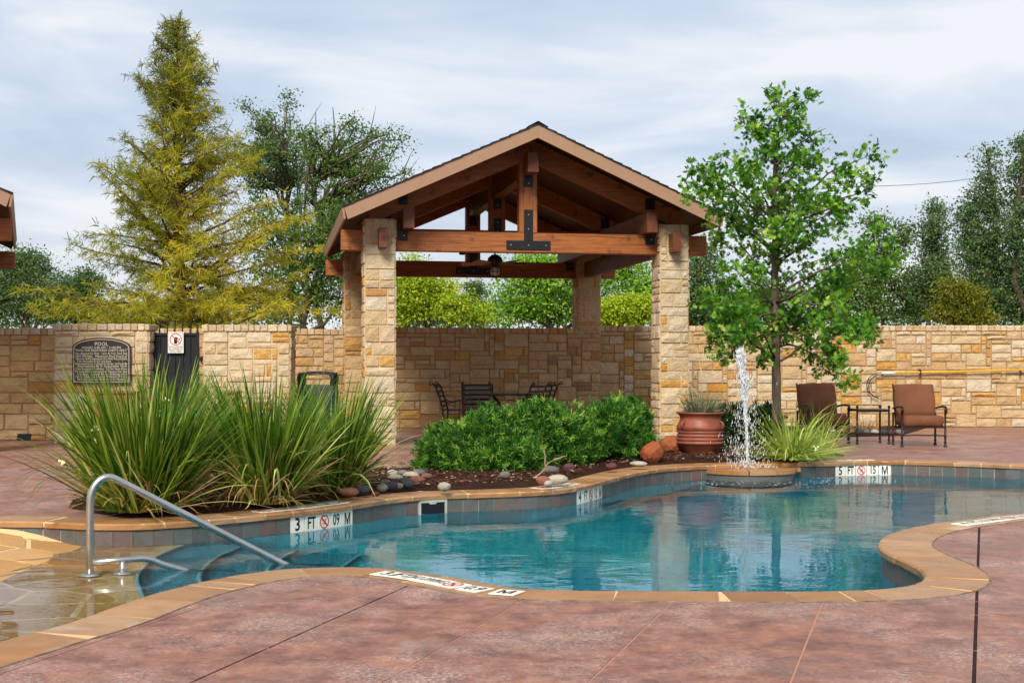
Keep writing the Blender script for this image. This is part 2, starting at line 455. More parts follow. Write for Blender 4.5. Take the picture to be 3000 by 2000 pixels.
# ------------------------------------------------------------------ pool deck, cut into slabs along its joints
def deck_mat():
    m = Mat("stained_concrete", 0.45, 0.4)
    big = m.noise(0.8, 8, 0.68); mid = m.noise(4.2, 9, 0.8, (1.2, 1, 1)); hue = m.noise(2.6, 9, 0.78, (1, 1.3, 1)); grit = m.noise(26, 8, 0.8); fine = m.noise(85, 4, 0.75)
    c = m.ramp(mid, [(0.34, srgb(90, 56, 46)), (0.45, srgb(124, 80, 66)), (0.55, srgb(148, 101, 82)), (0.66, srgb(164, 130, 113))])
    c = m.mix(m.ramp(hue, [(0.50, (0, 0, 0)), (0.68, (0.6,) * 3)]), c, srgb(176, 112, 76))
    c = m.mix(m.ramp(big, [(0.50, (0, 0, 0)), (0.66, (0.55,) * 3)]), c, srgb(124, 103, 97))
    c = m.mix(0.55, c, m.ramp(grit, [(0.32, (0.55, 0.52, 0.52)), (0.52, (0.98, 0.97, 0.96)), (0.70, (1.0, 1.0, 1.0))]), 'MULTIPLY')
    wear = m.math('MULTIPLY', m.ramp(m.noise(1.3, 9, 0.75), [(0.46, (0, 0, 0)), (0.64, (1, 1, 1))]), m.ramp(m.noise(48, 7, 0.8), [(0.47, (0, 0, 0)), (0.62, (1, 1, 1))]))
    c = m.mix(m.math('MULTIPLY', wear, 0.8), c, srgb(204, 192, 184))
    c = m.mix(m.ramp(fine, [(0.30, (0.4,) * 3), (0.44, (0, 0, 0))]), c, srgb(80, 54, 52))
    m.color(c); m.l(m.ramp(mid, [(0.35, (0.34,) * 3), (0.65, (0.6,) * 3)]), m.b.inputs["Roughness"])
    m.bump(m.noise(45, 6, 0.8), 0.3, 0.012)
    return m.m
M_deck = deck_mat()
M_joint = plain("dark_expansion_joint", srgb(58, 44, 44), 0.95, 0.1, var=0.2)  # dark bed colour seen in the recessed expansion joints
M_joint_pale = plain("pale_joint_filler", srgb(172, 128, 106), 0.9, 0.1, var=0.12, scale=30)
DX0, DX1, DY0, DY1 = -16.0, 18.0, -7.0, 27.2
def line(a, b, t0=0.0, t1=1.0):
    a, b = Vector((a[0], a[1])), Vector((b[0], b[1])); return (a + (b - a) * t0, a + (b - a) * t1)
def nearline(x_at7, t0, t1):          # joints running away from the viewer
    k = Vector((0.30, 1.0)); c = Vector((x_at7, 7.0)); return (c + k * t0, c + k * t1)
joints = []                           # (a, b, half width, dark?)
J1 = G(1197, 1714); J2 = G(700, 1935)
joints.append((*line(J2, J1, -3.0, 1.0), 0.006, True))
K1, K2 = G(2869, 1540), G(2853, 2000)
joints.append((*line(K2, K1, -0.8, 1.05), 0.008, True))
joints.append((*line(G(2616, 1768), G(3000, 1807), -0.1, 6.0), 0.004, True))
for x in (0.07, 0.85, 1.62):
    joints.append((*nearline(x, -5.5, 0.2), 0.0045, False))
for x in (-1.48, 3.35, 4.15, 4.95):
    joints.append((*nearline(x, -5.5, 4.5 if x > 3 else -0.2), 0.0045, False))
for (cx, cy) in ((-0.26, 5.92), (0.70, 6.475), (0.7, 4.72), (1.4, 7.05), (-1.3, 4.9), (3.9, 6.0), (4.2, 8.6)):
    k = Vector((1.0, -0.60)); c = Vector((cx, cy)); joints.append((c - k * 3.2, c + k * 3.2, 0.004, False))
kb = Vector((0.9844, 0.1757)); ka = Vector((-0.1757, 0.9844))
for d in (19.2, 22.6):
    joints.append((Vector((-9, d - 1.6)), Vector((-9, d - 1.6)) + kb * 26, 0.008, False))
for x in (-6.2, -2.6, 2.2, 5.0, 7.7, 10.5):
    joints.append((Vector((x, 17.0)) - ka * 6, Vector((x, 17.0)) + ka * 10, 0.008, x > 7))
pts = []
segs = []
for a, b, hw, dk in joints:
    n = Vector((-(b - a).y, (b - a).x)).normalized() * hw
    segs += [((a + n)[:], (b + n)[:]), ((a - n)[:], (b - n)[:])]
rect = [Vector((DX0, DY0)), Vector((DX1, DY0)), Vector((DX1, DY1)), Vector((DX0, DY1))]
V, T, C = cdt([rect, out_poly], segs)
keep = inside(C[:, 0], C[:, 1], rect) & ~inside(C[:, 0], C[:, 1], out_poly)
injoint = np.full(len(C), -1)
for k, (a, b, hw, dk) in enumerate(joints):
    ab = np.array((b - a)[:]); L = np.hypot(*ab); ab /= L; q = C - np.array(a[:]); t = q @ ab; dist = np.abs(q[:, 0] * ab[1] - q[:, 1] * ab[0])
    injoint[(dist < hw) & (t > 0) & (t < L)] = k
slab = keep & (injoint < 0)
deck = structure(obj("pool_deck", fast_mesh("pool_deck", *(lambda v, t: (np.c_[v, np.full(len(v), -0.014)], t))(V, T[keep])), M_joint))
# connected pieces
idx = np.where(slab)[0]; par = list(range(len(T)))
def find(i):
    while par[i] != i: par[i] = par[par[i]]; i = par[i]
    return i
edge = {}
for i in idx:
    t = T[i]
    for a, b in ((t[0], t[1]), (t[1], t[2]), (t[2], t[0])):
        k = (min(a, b), max(a, b))
        if k in edge: par[find(i)] = find(edge[k])
        else: edge[k] = i
groups = {}
for i in idx: groups.setdefault(find(i), []).append(i)
for g in groups.values():
    tt = T[g]; area = 0.5 * np.abs(np.cross(V[tt[:, 1]] - V[tt[:, 0]], V[tt[:, 2]] - V[tt[:, 0]])).sum()
    if area < 0.0005: continue
    u, inv = np.unique(tt.ravel(), return_inverse=True)
    inv = inv.reshape(-1, 3); vv = V[u]
    ec = {}
    for t in inv:
        for a, b in ((t[0], t[1]), (t[1], t[2]), (t[2], t[0])): ec[(a, b)] = 1
    side = [(a, b) for (a, b) in ec if (b, a) not in ec]
    n = len(vv); top = np.c_[vv, np.zeros(n)]; bot = np.c_[vv, np.full(n, -0.013)]
    tris = [tuple(t) for t in inv] + [x for a, b in side for x in ((a, a + n, b), (b, a + n, b + n))]
    obj("slab", fast_mesh("slab", np.r_[top, bot], np.array(tris)), M_deck, deck)
jp = keep & (injoint >= 0) & ~np.array([k >= 0 and joints[k][3] for k in injoint])
if jp.any():
    obj("joint_filler", fast_mesh("joint_filler", np.c_[V, np.full(len(V), -0.0025)], T[jp]), M_joint_pale, deck, kind="stuff")

# ground beyond the deck
M_ground = Mat("dry_grass_ground", 0.95, 0.1); _g = M_ground.noise(0.6, 6, 0.65)
M_ground.color(M_ground.ramp(_g, [(0.3, (0.05, 0.07, 0.025)), (0.7, (0.12, 0.11, 0.05))])); M_ground.bump(M_ground.noise(12, 5), 0.6, 0.05)
B = 900.0
gv = [(-B, -B), (B, -B), (B, B), (-B, B), (DX0, DY0), (DX1, DY0), (DX1, DY1), (DX0, DY1)]
structure(MB().add([(x, y, -0.03) for x, y in gv], [(0, 1, 5, 4), (1, 2, 6, 5), (2, 3, 7, 6), (3, 0, 4, 7)]).build("ground", M_ground.m))

# ------------------------------------------------------------------ coping: one object per stone
def coping_mat():
    m = Mat("sandstone_coping", 0.42, 0.45); m.coord(True)
    c = m.ramp(m.rnd(), [(0, srgb(156, 110, 68)), (0.3, srgb(174, 132, 90)), (0.6, srgb(164, 114, 64)), (0.85, srgb(178, 142, 106)), (1, srgb(146, 98, 54))])
    c = m.mix(0.6, c, m.ramp(m.noise(3.5, 6, 0.62, (1, 1, 1), 0.7), [(0.3, (0.55, 0.5, 0.44)), (0.65, (1, 1, 1))]), 'MULTIPLY')
    c = m.mix(m.ramp(m.noise(2.0, 5, 0.6), [(0.60, (0, 0, 0)), (0.75, (0.5,) * 3)]), c, srgb(206, 186, 164))
    m.color(c); m.l(m.ramp(m.noise(2.4, 4), [(0.35, (0.22,) * 3), (0.65, (0.6,) * 3)]), m.b.inputs["Roughness"])
    m.bump(m.noise(26, 5, 0.7), 0.3, 0.008); return m.m
M_coping = coping_mat()
M_grout = plain("pale_grout", srgb(206, 172, 128), 0.9, 0.15, var=0.1, scale=30)
coping = structure(bpy.data.objects.new("pool_coping", None)); COL.link(coping)
def ring(t, offs):
    p, n = LIP.at(t), LIP.nor(t, 0.15); return [(p.x + n.x * o, p.y + n.y * o, z) for o, z in offs]
PROF = [(0.022, -0.052), (0.002, -0.048), (0.0, -0.014), (0.012, -0.002), (0.03, 0.0), (CW - 0.004, 0.0), (CW - 0.004, -0.05)]
t = S_FAR0
while t < S_END - 0.05:
    ln = R.choice((0.26, 0.34, 0.42, 0.5, 0.58, 0.16)) * R.uniform(0.9, 1.15); t1 = min(t + ln, S_END); ns = max(2, int((t1 - t) / 0.09) + 1)
    mb = MB(); rings = []; sk = R.uniform(-0.05, 0.05)
    dz = R.uniform(-0.0015, 0.0025)
    for i in range(ns):
        w = i / (ns - 1); a = t + 0.009 + (t1 - t - 0.018) * w
        r = []
        for k, (o, z) in enumerate(PROF):
            a2 = a + sk * (o / CW) * (1 if 0 < t - S_FAR0 else 1); p, n = LIP.at(min(max(a2, 0), S_END)), LIP.nor(a, 0.15); b = LIP.at(a)
            q = Vector((b.x, b.y)) + n * o + LIP.tan(a, 0.15) * (sk * o / CW); j = R.uniform(-0.003, 0.003) if k < 3 else 0
            r.append((q.x + n.x * j, q.y + n.y * j, z + dz))
        rings.append(r)
    m = len(PROF); vs = [v for r in rings for v in r]
    fs = [(i * m + k, i * m + k + 1, (i + 1) * m + k + 1, (i + 1) * m + k) for i in range(ns - 1) for k in range(m - 1)]
    fs += [tuple(range(m)), tuple((ns - 1) * m + k for k in reversed(range(m)))]
    mb.add(vs, fs); mb.build("coping_stone", M_coping, coping)
    t = t1
ts = np.arange(S_FAR0, S_END, 0.12); mb = MB(); gp = [(0.03, -0.05), (0.010, -0.046), (0.004, -0.012), (0.013, -0.0035), (CW - 0.006, -0.0035)]
vs = [v for a in ts for v in ring(float(a), gp)]; m = len(gp)
mb.add(vs, [(i * m + k, i * m + k + 1, (i + 1) * m + k + 1, (i + 1) * m + k) for i in range(len(ts) - 1) for k in range(m - 1)])
mb.build("grout_bed", M_grout, coping)
# caulk bead between coping and deck
mb = MB(); mb.tube([(*LIP.off(float(a), CW, 0.25), 0.0) for a in np.arange(LIP.near((8.2, 13.2)), S_END, 0.08)], 0.006, 5, False)
mb.build("caulk_bead", plain("dirty_caulk", srgb(120, 104, 90), 0.9, 0.1, var=0.6, scale=9), coping)

# ------------------------------------------------------------------ pool shell, waterline tiles, water
def plaster_mat():
    m = Mat("pool_plaster", 0.8, 0.2); n = m.noise(1.1, 5, 0.6); f = m.noise(38, 4, 0.7)
    c = m.ramp(n, [(0.3, srgb(36, 172, 190)), (0.7, srgb(92, 218, 228))]); c = m.mix(0.35, c, m.ramp(f, [(0.35, (0.3, 0.3, 0.3)), (0.65, (1, 1, 1))]), 'MULTIPLY')
    m.color(c); m.bump(f, 0.4, 0.01); return m.m
M_plaster = plaster_mat()
def floor_z(x, y):
    return -1.0 - 0.75 * min(max((x + 1.0) / 5.0, 0), 1)
basin = MB(); WT = 0.024
ts = np.arange(S_FAR0, S_END, 0.1)
vs = [v for a in ts for v in ring(float(a), [(WT + 0.008, -0.03), (WT + 0.008, -1.95)])]
basin.add(vs, [(2 * i, 2 * i + 1, 2 * i + 3, 2 * i + 2) for i in range(len(ts) - 1)])
gx = [Vector((x, y)) for x in np.arange(-6, 9.6, 0.6) for y in np.arange(3.6, 17, 0.6)]
inn = inside([q.x for q in gx], [q.y for q in gx], lip_poly); gx = [q for q, k in zip(gx, inn) if k]
Vf, Tf, Cf = cdt([lip_poly[::2]], (), gx); kf = inside(Cf[:, 0], Cf[:, 1], lip_poly[::2])
basin.add([(a, b, floor_z(a, b)) for a, b in Vf], [tuple(x) for x in Tf[kf]], True)
basin = structure(basin.build("pool_basin", M_plaster))
# entry steps under water
sh_edge = catmull([(-2.52, 10.75), (-2.60, 9.95), (-2.52, 9.1), (-2.32, 8.4), (-2.0, 7.6), (-1.5, 6.9)], step=0.1)
SE = Curve2(sh_edge)
M_step = plain("step_plaster", srgb(84, 146, 164), 0.8, 0.2, var=0.3, scale=40)
M_nosing = plain("step_nosing", srgb(150, 196, 204), 0.6, 0.3, var=0.08)
for k, (o0, o1, z) in enumerate(((0.0, 0.40, -0.40), (0.40, 0.84, -0.58), (0.84, 1.34, -0.78))):
    tt = np.linspace(0, SE.L, 24)
    A = [SE.off(float(q), o0) for q in tt]; Bq = [SE.off(float(q), o1) for q in tt]
    mb = MB(); n = len(tt)
    mb.add([(q.x, q.y, z) for q in A] + [(q.x, q.y, z) for q in Bq] + [(q.x, q.y, z - 0.6) for q in Bq], [(i, i + 1, n + i + 1, n + i) for i in range(n - 1)] + [(n + i, n + i + 1, 2 * n + i + 1, 2 * n + i) for i in range(n - 1)])
    st = mb.build("entry_step", M_step, basin)
    MB().tube([(q.x, q.y, z - 0.004) for q in Bq], 0.018, 6).build("nosing", M_nosing, st)
# shallow flagstone shelf and beach ramp
def shelf_z(x, y):
    if x < -4.45: return 0.0
    if x < -3.42: return -0.175 * (x + 4.45) / 1.03
    return -0.175 - 0.055 * min((x + 3.42) / 1.1, 1.2)
def flag_mat():
    m = Mat("flagstone", 0.5, 0.4); m.coord(True)
    c = m.ramp(m.rnd(), [(0, srgb(190, 142, 84)), (0.35, srgb(200, 156, 98)), (0.7, srgb(184, 134, 72)), (1, srgb(208, 170, 116))])
    c = m.mix(0.5, c, m.ramp(m.noise(3, 5, 0.6), [(0.3, (0.6, 0.55, 0.5)), (0.7, (1, 1, 1))]), 'MULTIPLY'); m.color(c); m.bump(m.noise(20, 5), 0.3, 0.008); return m.m
M_flag = flag_mat()
shelf_poly = [(-6.2, 10.6)] + [(q.x, q.y) for q in sh_edge[::3]] + [(-1.4, 6.7), (-1.7, 5.0), (-2.4, 3.3), (-6.2, 3.3)]
grid = [Vector((x, y)) for x in (-6.2, -5.2, -4.45, -4.1, -3.75, -3.42, -3.0, -2.7) for y in np.arange(3.4, 10.6, 0.5)]
k = inside([q.x for q in grid], [q.y for q in grid], shelf_poly); grid = [q for q, kk in zip(grid, k) if kk]
Vs, Ts, Cs = cdt([[Vector(q) for q in shelf_poly]], (), grid); ks = inside(Cs[:, 0], Cs[:, 1], shelf_poly)
mb = MB(); mb.add([(a, b, shelf_z(a, b) - 0.003) for a, b in Vs], [tuple(x) for x in Ts[ks]])
n = len(sh_edge); mb.add([(q.x, q.y, shelf_z(q.x, q.y) - 0.012) for q in sh_edge] + [(q.x, q.y, -0.8) for q in sh_edge], [(i, i + 1, n + i + 1, n + i) for i in range(n - 1)])
shelf = structure(mb.build("shallow_shelf", plain("shelf_mortar", srgb(216, 186, 138), 0.9, 0.1, var=0.06)))
MB().tube([(q.x, q.y, shelf_z(q.x, q.y) - 0.006) for q in sh_edge], 0.016, 6).build("shelf_nosing", M_nosing, shelf)
n = len(sh_edge)
MB().add([(q.x + 0.004, q.y, shelf_z(q.x, q.y) - 0.012) for q in sh_edge] + [(q.x + 0.004, q.y, -0.8) for q in sh_edge], [(i, i + 1, n + i + 1, n + i) for i in range(n - 1)]).build("shelf_riser", M_step, shelf)
# voronoi flagstones
def clip(poly, a, nrm):
    out = []
    for i in range(len(poly)):
        p, q = poly[i], poly[(i + 1) % len(poly)]; dp, dq = (p - a).dot(nrm), (q - a).dot(nrm)
        if dp <= 0: out.append(p)
        if dp * dq < 0: out.append(p + (q - p) * (dp / (dp - dq)))
    return out
seeds = []; fr = random.Random(3)
while len(seeds) < 190:
    q = Vector((fr.uniform(-5.6, -1.6), fr.uniform(3.5, 10.8)))
    if all((Vector(((q - s_).x, (q - s_).y * 0.85))).length > 0.27 for s_ in seeds): seeds.append(q)
    elif fr.random() < 0.002: break
for i, q in enumerate(seeds):
    poly = [q + Vector(k) for k in ((-0.75, -0.75), (0.75, -0.75), (0.75, 0.75), (-0.75, 0.75))]
    for j, s_ in enumerate(seeds):
        if j == i or (s_ - q).length > 1.6: continue
        nrm = (s_ - q).normalized(); poly = clip(poly, (s_ + q) / 2 - nrm * 0.019, nrm)
        if len(poly) < 3: break
    if len(poly) < 3: continue
    # keep to the shelf side of its edge and clear of the far wall
    tt = SE.near(q)
    for t_ in np.linspace(0, SE.L, 9):
        a = SE.at(float(t_)); nn = SE.nor(float(t_))
        if (a - q).length < 1.5 and len(poly) >= 3: poly = clip(poly, a - nn * 0.012, nn)
    poly = clip(poly, Vector((0, 10.5)), Vector((0, 1))) if len(poly) >= 3 else poly
    if len(poly) < 3 or sum((a - b).length for a, b in zip(poly, poly[1:] + poly[:1])) < 0.4: continue
    m = len(poly); c = sum(poly, Vector((0, 0))) / m
    mb = MB(); dz = fr.uniform(0, 0.004)
    mb.add([(p_.x, p_.y, shelf_z(p_.x, p_.y) + dz) for p_ in poly] + [(p_.x, p_.y, shelf_z(p_.x, p_.y) - 0.015) for p_ in poly] + [(c.x, c.y, shelf_z(c.x, c.y) + dz)],
           [(2 * m, k, (k + 1) % m) for k in range(m)] + [(k, m + k, m + (k + 1) % m, (k + 1) % m) for k in range(m)])
    mb.build("flagstone", M_flag, shelf)
# bench under the water beside the fountain
tb0, tb1 = LIP.near(G(1740, 1416)), LIP.near(G(2120, 1360)); tt = np.linspace(tb0, tb1, 26)
A = [LIP.off(float(q), 0.03, 0.2) for q in tt]; Bq = [LIP.off(float(q), -0.03 - 0.44 * math.sin(math.pi * min(1, i / 25)) , 0.2) for i, q in enumerate(tt)]; n = len(tt)
MB().add([(q.x, q.y, -0.42) for q in A] + [(q.x, q.y, -0.42) for q in Bq] + [(q.x, q.y, -0.52) for q in Bq], [(i, i + 1, n + i + 1, n + i) for i in range(n - 1)] + [(n + i, n + i + 1, 2 * n + i + 1, 2 * n + i) for i in range(n - 1)]).build("underwater_bench", M_step, basin)
# waterline tiles
def tile_mat():
    m = Mat("slate_tile", 0.4, 0.4); m.coord(True)
    c = m.ramp(m.rnd(), [(0, srgb(78, 86, 84)), (0.3, srgb(96, 92, 84)), (0.55, srgb(84, 96, 98)), (0.8, srgb(104, 84, 76)), (1, srgb(70, 80, 82))])
    c = m.mix(0.6, c, m.ramp(m.noise(14, 6, 0.65, dist=0.8), [(0.3, (0.5, 0.52, 0.55)), (0.55, (1, 1, 1)), (0.75, (1.0, 0.8, 0.68))]), 'MULTIPLY'); m.color(c); m.bump(m.noise(30, 5), 0.35, 0.006); return m.m
M_tile = tile_mat()
M_tgrout = plain("tile_grout", srgb(150, 150, 142), 0.9, 0.1, var=0.15)
PITCH = 0.155; TH = 0.16
markers = {}
def marker(u, v, texts):
    t0 = LIP.near(G(u, v)); i0 = int(round((t0 - S_FAR0) / PITCH))
    for k, s_ in enumerate(texts): markers[i0 + k] = s_
marker(878, 1496, ["3", "FT", "no", "09", "M"]); marker(1701, 1425, ["4", "FT", "no", "12", "M"]); marker(2434, 1353, ["5", "FT", "no", "15", "M"])
SKIM_U = 1238; i_sk = int(round((LIP.near(G(1206, 1451)) - S_FAR0) / PITCH)); skim = {i_sk, i_sk + 1}
def text_on(parent, txt, size, x, z, y=-0.006, bold=0.0, mat=M_ink, sx=1.0, name="lettering", sy=1.0):
    me = text_mesh(txt, size, bold); me.transform(Matrix(((sx, 0, 0, x), (0, 0, 1, y), (0, sy, 0, z), (0, 0, 0, 1))))
    return obj(name, me, mat, parent)
def no_dive(parent, r, flat=False, x=0.0, z=0.0):
    mb = MB(); n = 28
    ro, ri = r, r * 0.80
    mb.add([(math.cos(a) * k + x, -0.0065, math.sin(a) * k + z) for k in (ro, ri) for a in [2 * math.pi * i / n for i in range(n)]], [(i, (i + 1) % n, n + (i + 1) % n, n + i) for i in range(n)])
    s_ = r * 0.10; c = r * 0.62
    mb.add([(x - c - s_, -0.0072, z + c - s_), (x - c + s_, -0.0072, z + c + s_), (x + c + s_, -0.0072, z - c + s_), (x + c - s_, -0.0072, z - c - s_)], [(0, 1, 2, 3)])
    me = mb.mesh("prohibition_ring")
    d = MB(); q = r * 0.09      # diver and waves
    d.add([(x + a * r, -0.0058, z + b * r) for a, b in ((0.42, 0.50), (0.50, 0.42), (0.02, -0.10), (-0.10, -0.02))], [(0, 1, 2, 3)])
    d.add([(x + a * r, -0.0058, z + b * r) for a, b in ((0.0, 0.0), (0.08, -0.08), (-0.10, -0.55), (-0.22, -0.5))], [(0, 1, 2, 3)])
    d.add([(x + a * r, -0.0058, z + b * r) for a, b in ((-0.5, -0.16), (-0.48, -0.22), (0.46, -0.30), (0.46, -0.24))], [(0, 1, 2, 3)])
    d.add([(x + a * r, -0.0058, z + b * r) for a, b in ((-0.5, 0.16), (-0.48, 0.11), (0.36, 0.05), (0.36, 0.10))], [(0, 1, 2, 3)])
    o1 = obj("prohibition_ring", me, M_red, parent); o2 = d.build("diver_symbol", M_ink, parent)
    if flat: pass
    return o1, o2
n_t = int((S_END - S_FAR0) / PITCH); t_cache = None
for i in range(n_t):
    if i in skim: continue
    a, b = LIP.at(S_FAR0 + i * PITCH + 0.002), LIP.at(S_FAR0 + (i + 1) * PITCH - 0.002); c = (a + b) / 2; tn = (b - a); w = tn.length; tn.normalize(); nn = Vector((-tn.y, tn.x))
    c = c + nn * (WT + R.uniform(-0.001, 0.001)); rz = math.atan2(tn.y, tn.x)
    mk = markers.get(i)
    me = MB().box((0, 0, 0), (w - 0.003, 0.010, TH), bev=0.0015).mesh("tile")
    tile = obj("tile", me, M_mark if mk else M_tile, basin, (c.x, c.y, -0.05 - TH / 2), rz)
    if mk:
        if mk == "no": no_dive(tile, 0.058, z=0.012)
        else: text_on(tile, mk, 0.135 if len(mk) == 1 else 0.125, 0, 0.012, -0.0062, 0.0005 if mk == 'M' else 0.0025, sx=0.95 if len(mk) == 1 else 0.72, sy=1.12)
mb = MB(); ts = np.arange(S_FAR0, S_END, 0.1)
vs = [v for a in ts for v in ring(float(a), [(WT + 0.001, -0.045), (WT + 0.001, -0.215)])]
mb.add(vs, [(2 * i, 2 * i + 1, 2 * i + 3, 2 * i + 2) for i in range(len(ts) - 1)]); mb.build("grout_backing", M_tgrout, basin)
# skimmer mouth
sk = LIP.at(S_FAR0 + (i_sk + 1) * PITCH); skt = LIP.tan(S_FAR0 + (i_sk + 1) * PITCH); skn = Vector((-skt.y, skt.x))
skimmer = thing("skimmer_mouth", "white plastic skimmer opening in the tiled pool wall", "skimmer", (sk.x + skn.x * (WT - 0.014), sk.y + skn.y * (WT - 0.014), -0.05), math.atan2(skt.y, skt.x))
mb = MB(); w = 2 * PITCH - 0.012
mb.box((0, -0.002, -0.012), (w, 0.018, 0.022)); mb.box((-w / 2 + 0.011, -0.002, -0.085), (0.022, 0.018, 0.125)); mb.box((w / 2 - 0.011, -0.002, -0.085), (0.022, 0.018, 0.125)); mb.box((0, -0.001, -0.155), (w, 0.016, 0.016))
mb.build("frame", plain("aged_plastic", srgb(170, 170, 160), 0.5, 0.3), skimmer)
MB().add([(-0.045, -0.004, -0.022), (0.045, -0.004, -0.022), (0.03, -0.004, -0.038), (-0.03, -0.004, -0.038)], [(0, 1, 2, 3)]).add([(-0.07, 0.002, -0.022), (0.07, 0.002, -0.022), (0.045, 0.002, -0.042), (-0.045, 0.002, -0.042)], [(3, 2, 1, 0)]).build("weir_flap", M_white, skimmer)
MB().box((0, 0.0015, -0.085), (w - 0.046, 0.004, 0.124)).build("throat_dark", M_black, skimmer)  # flat black sheet paints in the darkness of the opening
p_ = G(1216, 1435.5)
lid = thing("skimmer_cover", "round white skimmer cover set in the stone coping", "cover", (p_.x, p_.y, 0.001))
MB().lathe([(0.0, 0.006), (0.10, 0.006), (0.108, 0.003), (0.112, -0.004)], 32).build("disc", M_white, lid)
MB().lathe([(0.112, 0.002), (0.122, 0.0045), (0.124, -0.002)], 32).build("rim", M_white, lid); MB().box((0, 0.0, 0.0068), (0.06, 0.012, 0.003)).build("grip", plain("grey_grip", srgb(170, 168, 160)), lid)

# depth plates laid in the coping
def coping_sign(u0, v0, items, flip, label, o_c, rev=False):
    t = LIP.near(G(u0, v0)); a0 = LIP.off(t, o_c, 0.15)
    th = thing("depth_marker", label, "marker", (a0.x, a0.y, 0.0), 0.0, "depth markers set in the coping")
    for txt, w in items:
        c = LIP.off(t + w / 2, o_c, 0.15); tn = LIP.tan(t + w / 2, 0.15)
        ang = math.atan2(tn.y, tn.x) + (math.pi if flip else 0)
        o = MB().box((0, 0, 0), (w - 0.004, 0.148, 0.006), bev=0.001).build("tile", M_mark, th, (c.x - a0.x, c.y - a0.y, 0.0045), ang)
        if txt == "no":
            r1, r2 = no_dive(o, 0.06)
            for r_ in (r1, r2):
                r_.data.transform(Matrix(((1, 0, 0, 0), (0, 0, 1, 0), (0, -1, 0, -0.0018), (0, 0, 0, 1))))
        elif txt:
            me = text_mesh(txt, 0.14 if len(txt) < 4 else 0.092, (0.0005 if txt == 'M' else 0.002) if len(txt) < 4 else 0.0005)
            me.transform(Matrix.Translation((0, 0, 0.0042)) @ Matrix.Diagonal(({1: 1.0, 2: 0.82, 3: 0.72}.get(len(txt), 0.62), 1.0 if len(txt) < 4 else 1.25, 1, 1))); obj("lettering", me, M_ink, o)
        t += w + 0.001
W_ = 0.152
near3 = [("M", W_), ("0.9", W_), ("no", W_), ("NO DIVING", 2 * W_), ("FT", W_), ("3", W_)]
coping_sign(1573, 1730, near3, True, "3 FT 0.9 M no diving plate in the coping beside the red deck", 0.20)
near4 = [("M", W_), ("1.2", W_), ("no", W_), ("NO DIVING", 2 * W_), ("FT", W_), ("4", W_)]
coping_sign(3010, 1507, near4, True, "4 FT 1.2 M no diving plate on the curved coping spur", 0.20)
coping_sign(800, 1507, [("no", W_), ("NO DIVING", 2 * W_), ("FT", W_), ("3", W_), ("M", W_), ("0.9", W_)], True, "white no diving plate on the coping in front of the tall grass", 0.16)
coping_sign(1640, 1438, [("no", W_), ("NO DIVING", 2 * W_), ("FT", W_), ("4", W_)], True, "white no diving plate on the coping in front of the evergreen shrub", 0.16)
coping_sign(2360, 1356, [("no", W_), ("NO DIVING", 2 * W_), ("FT", W_), ("5", W_), ("M", W_), ("1.5", W_)], True, "white no diving plate on the coping beside the fountain ledge", 0.16)

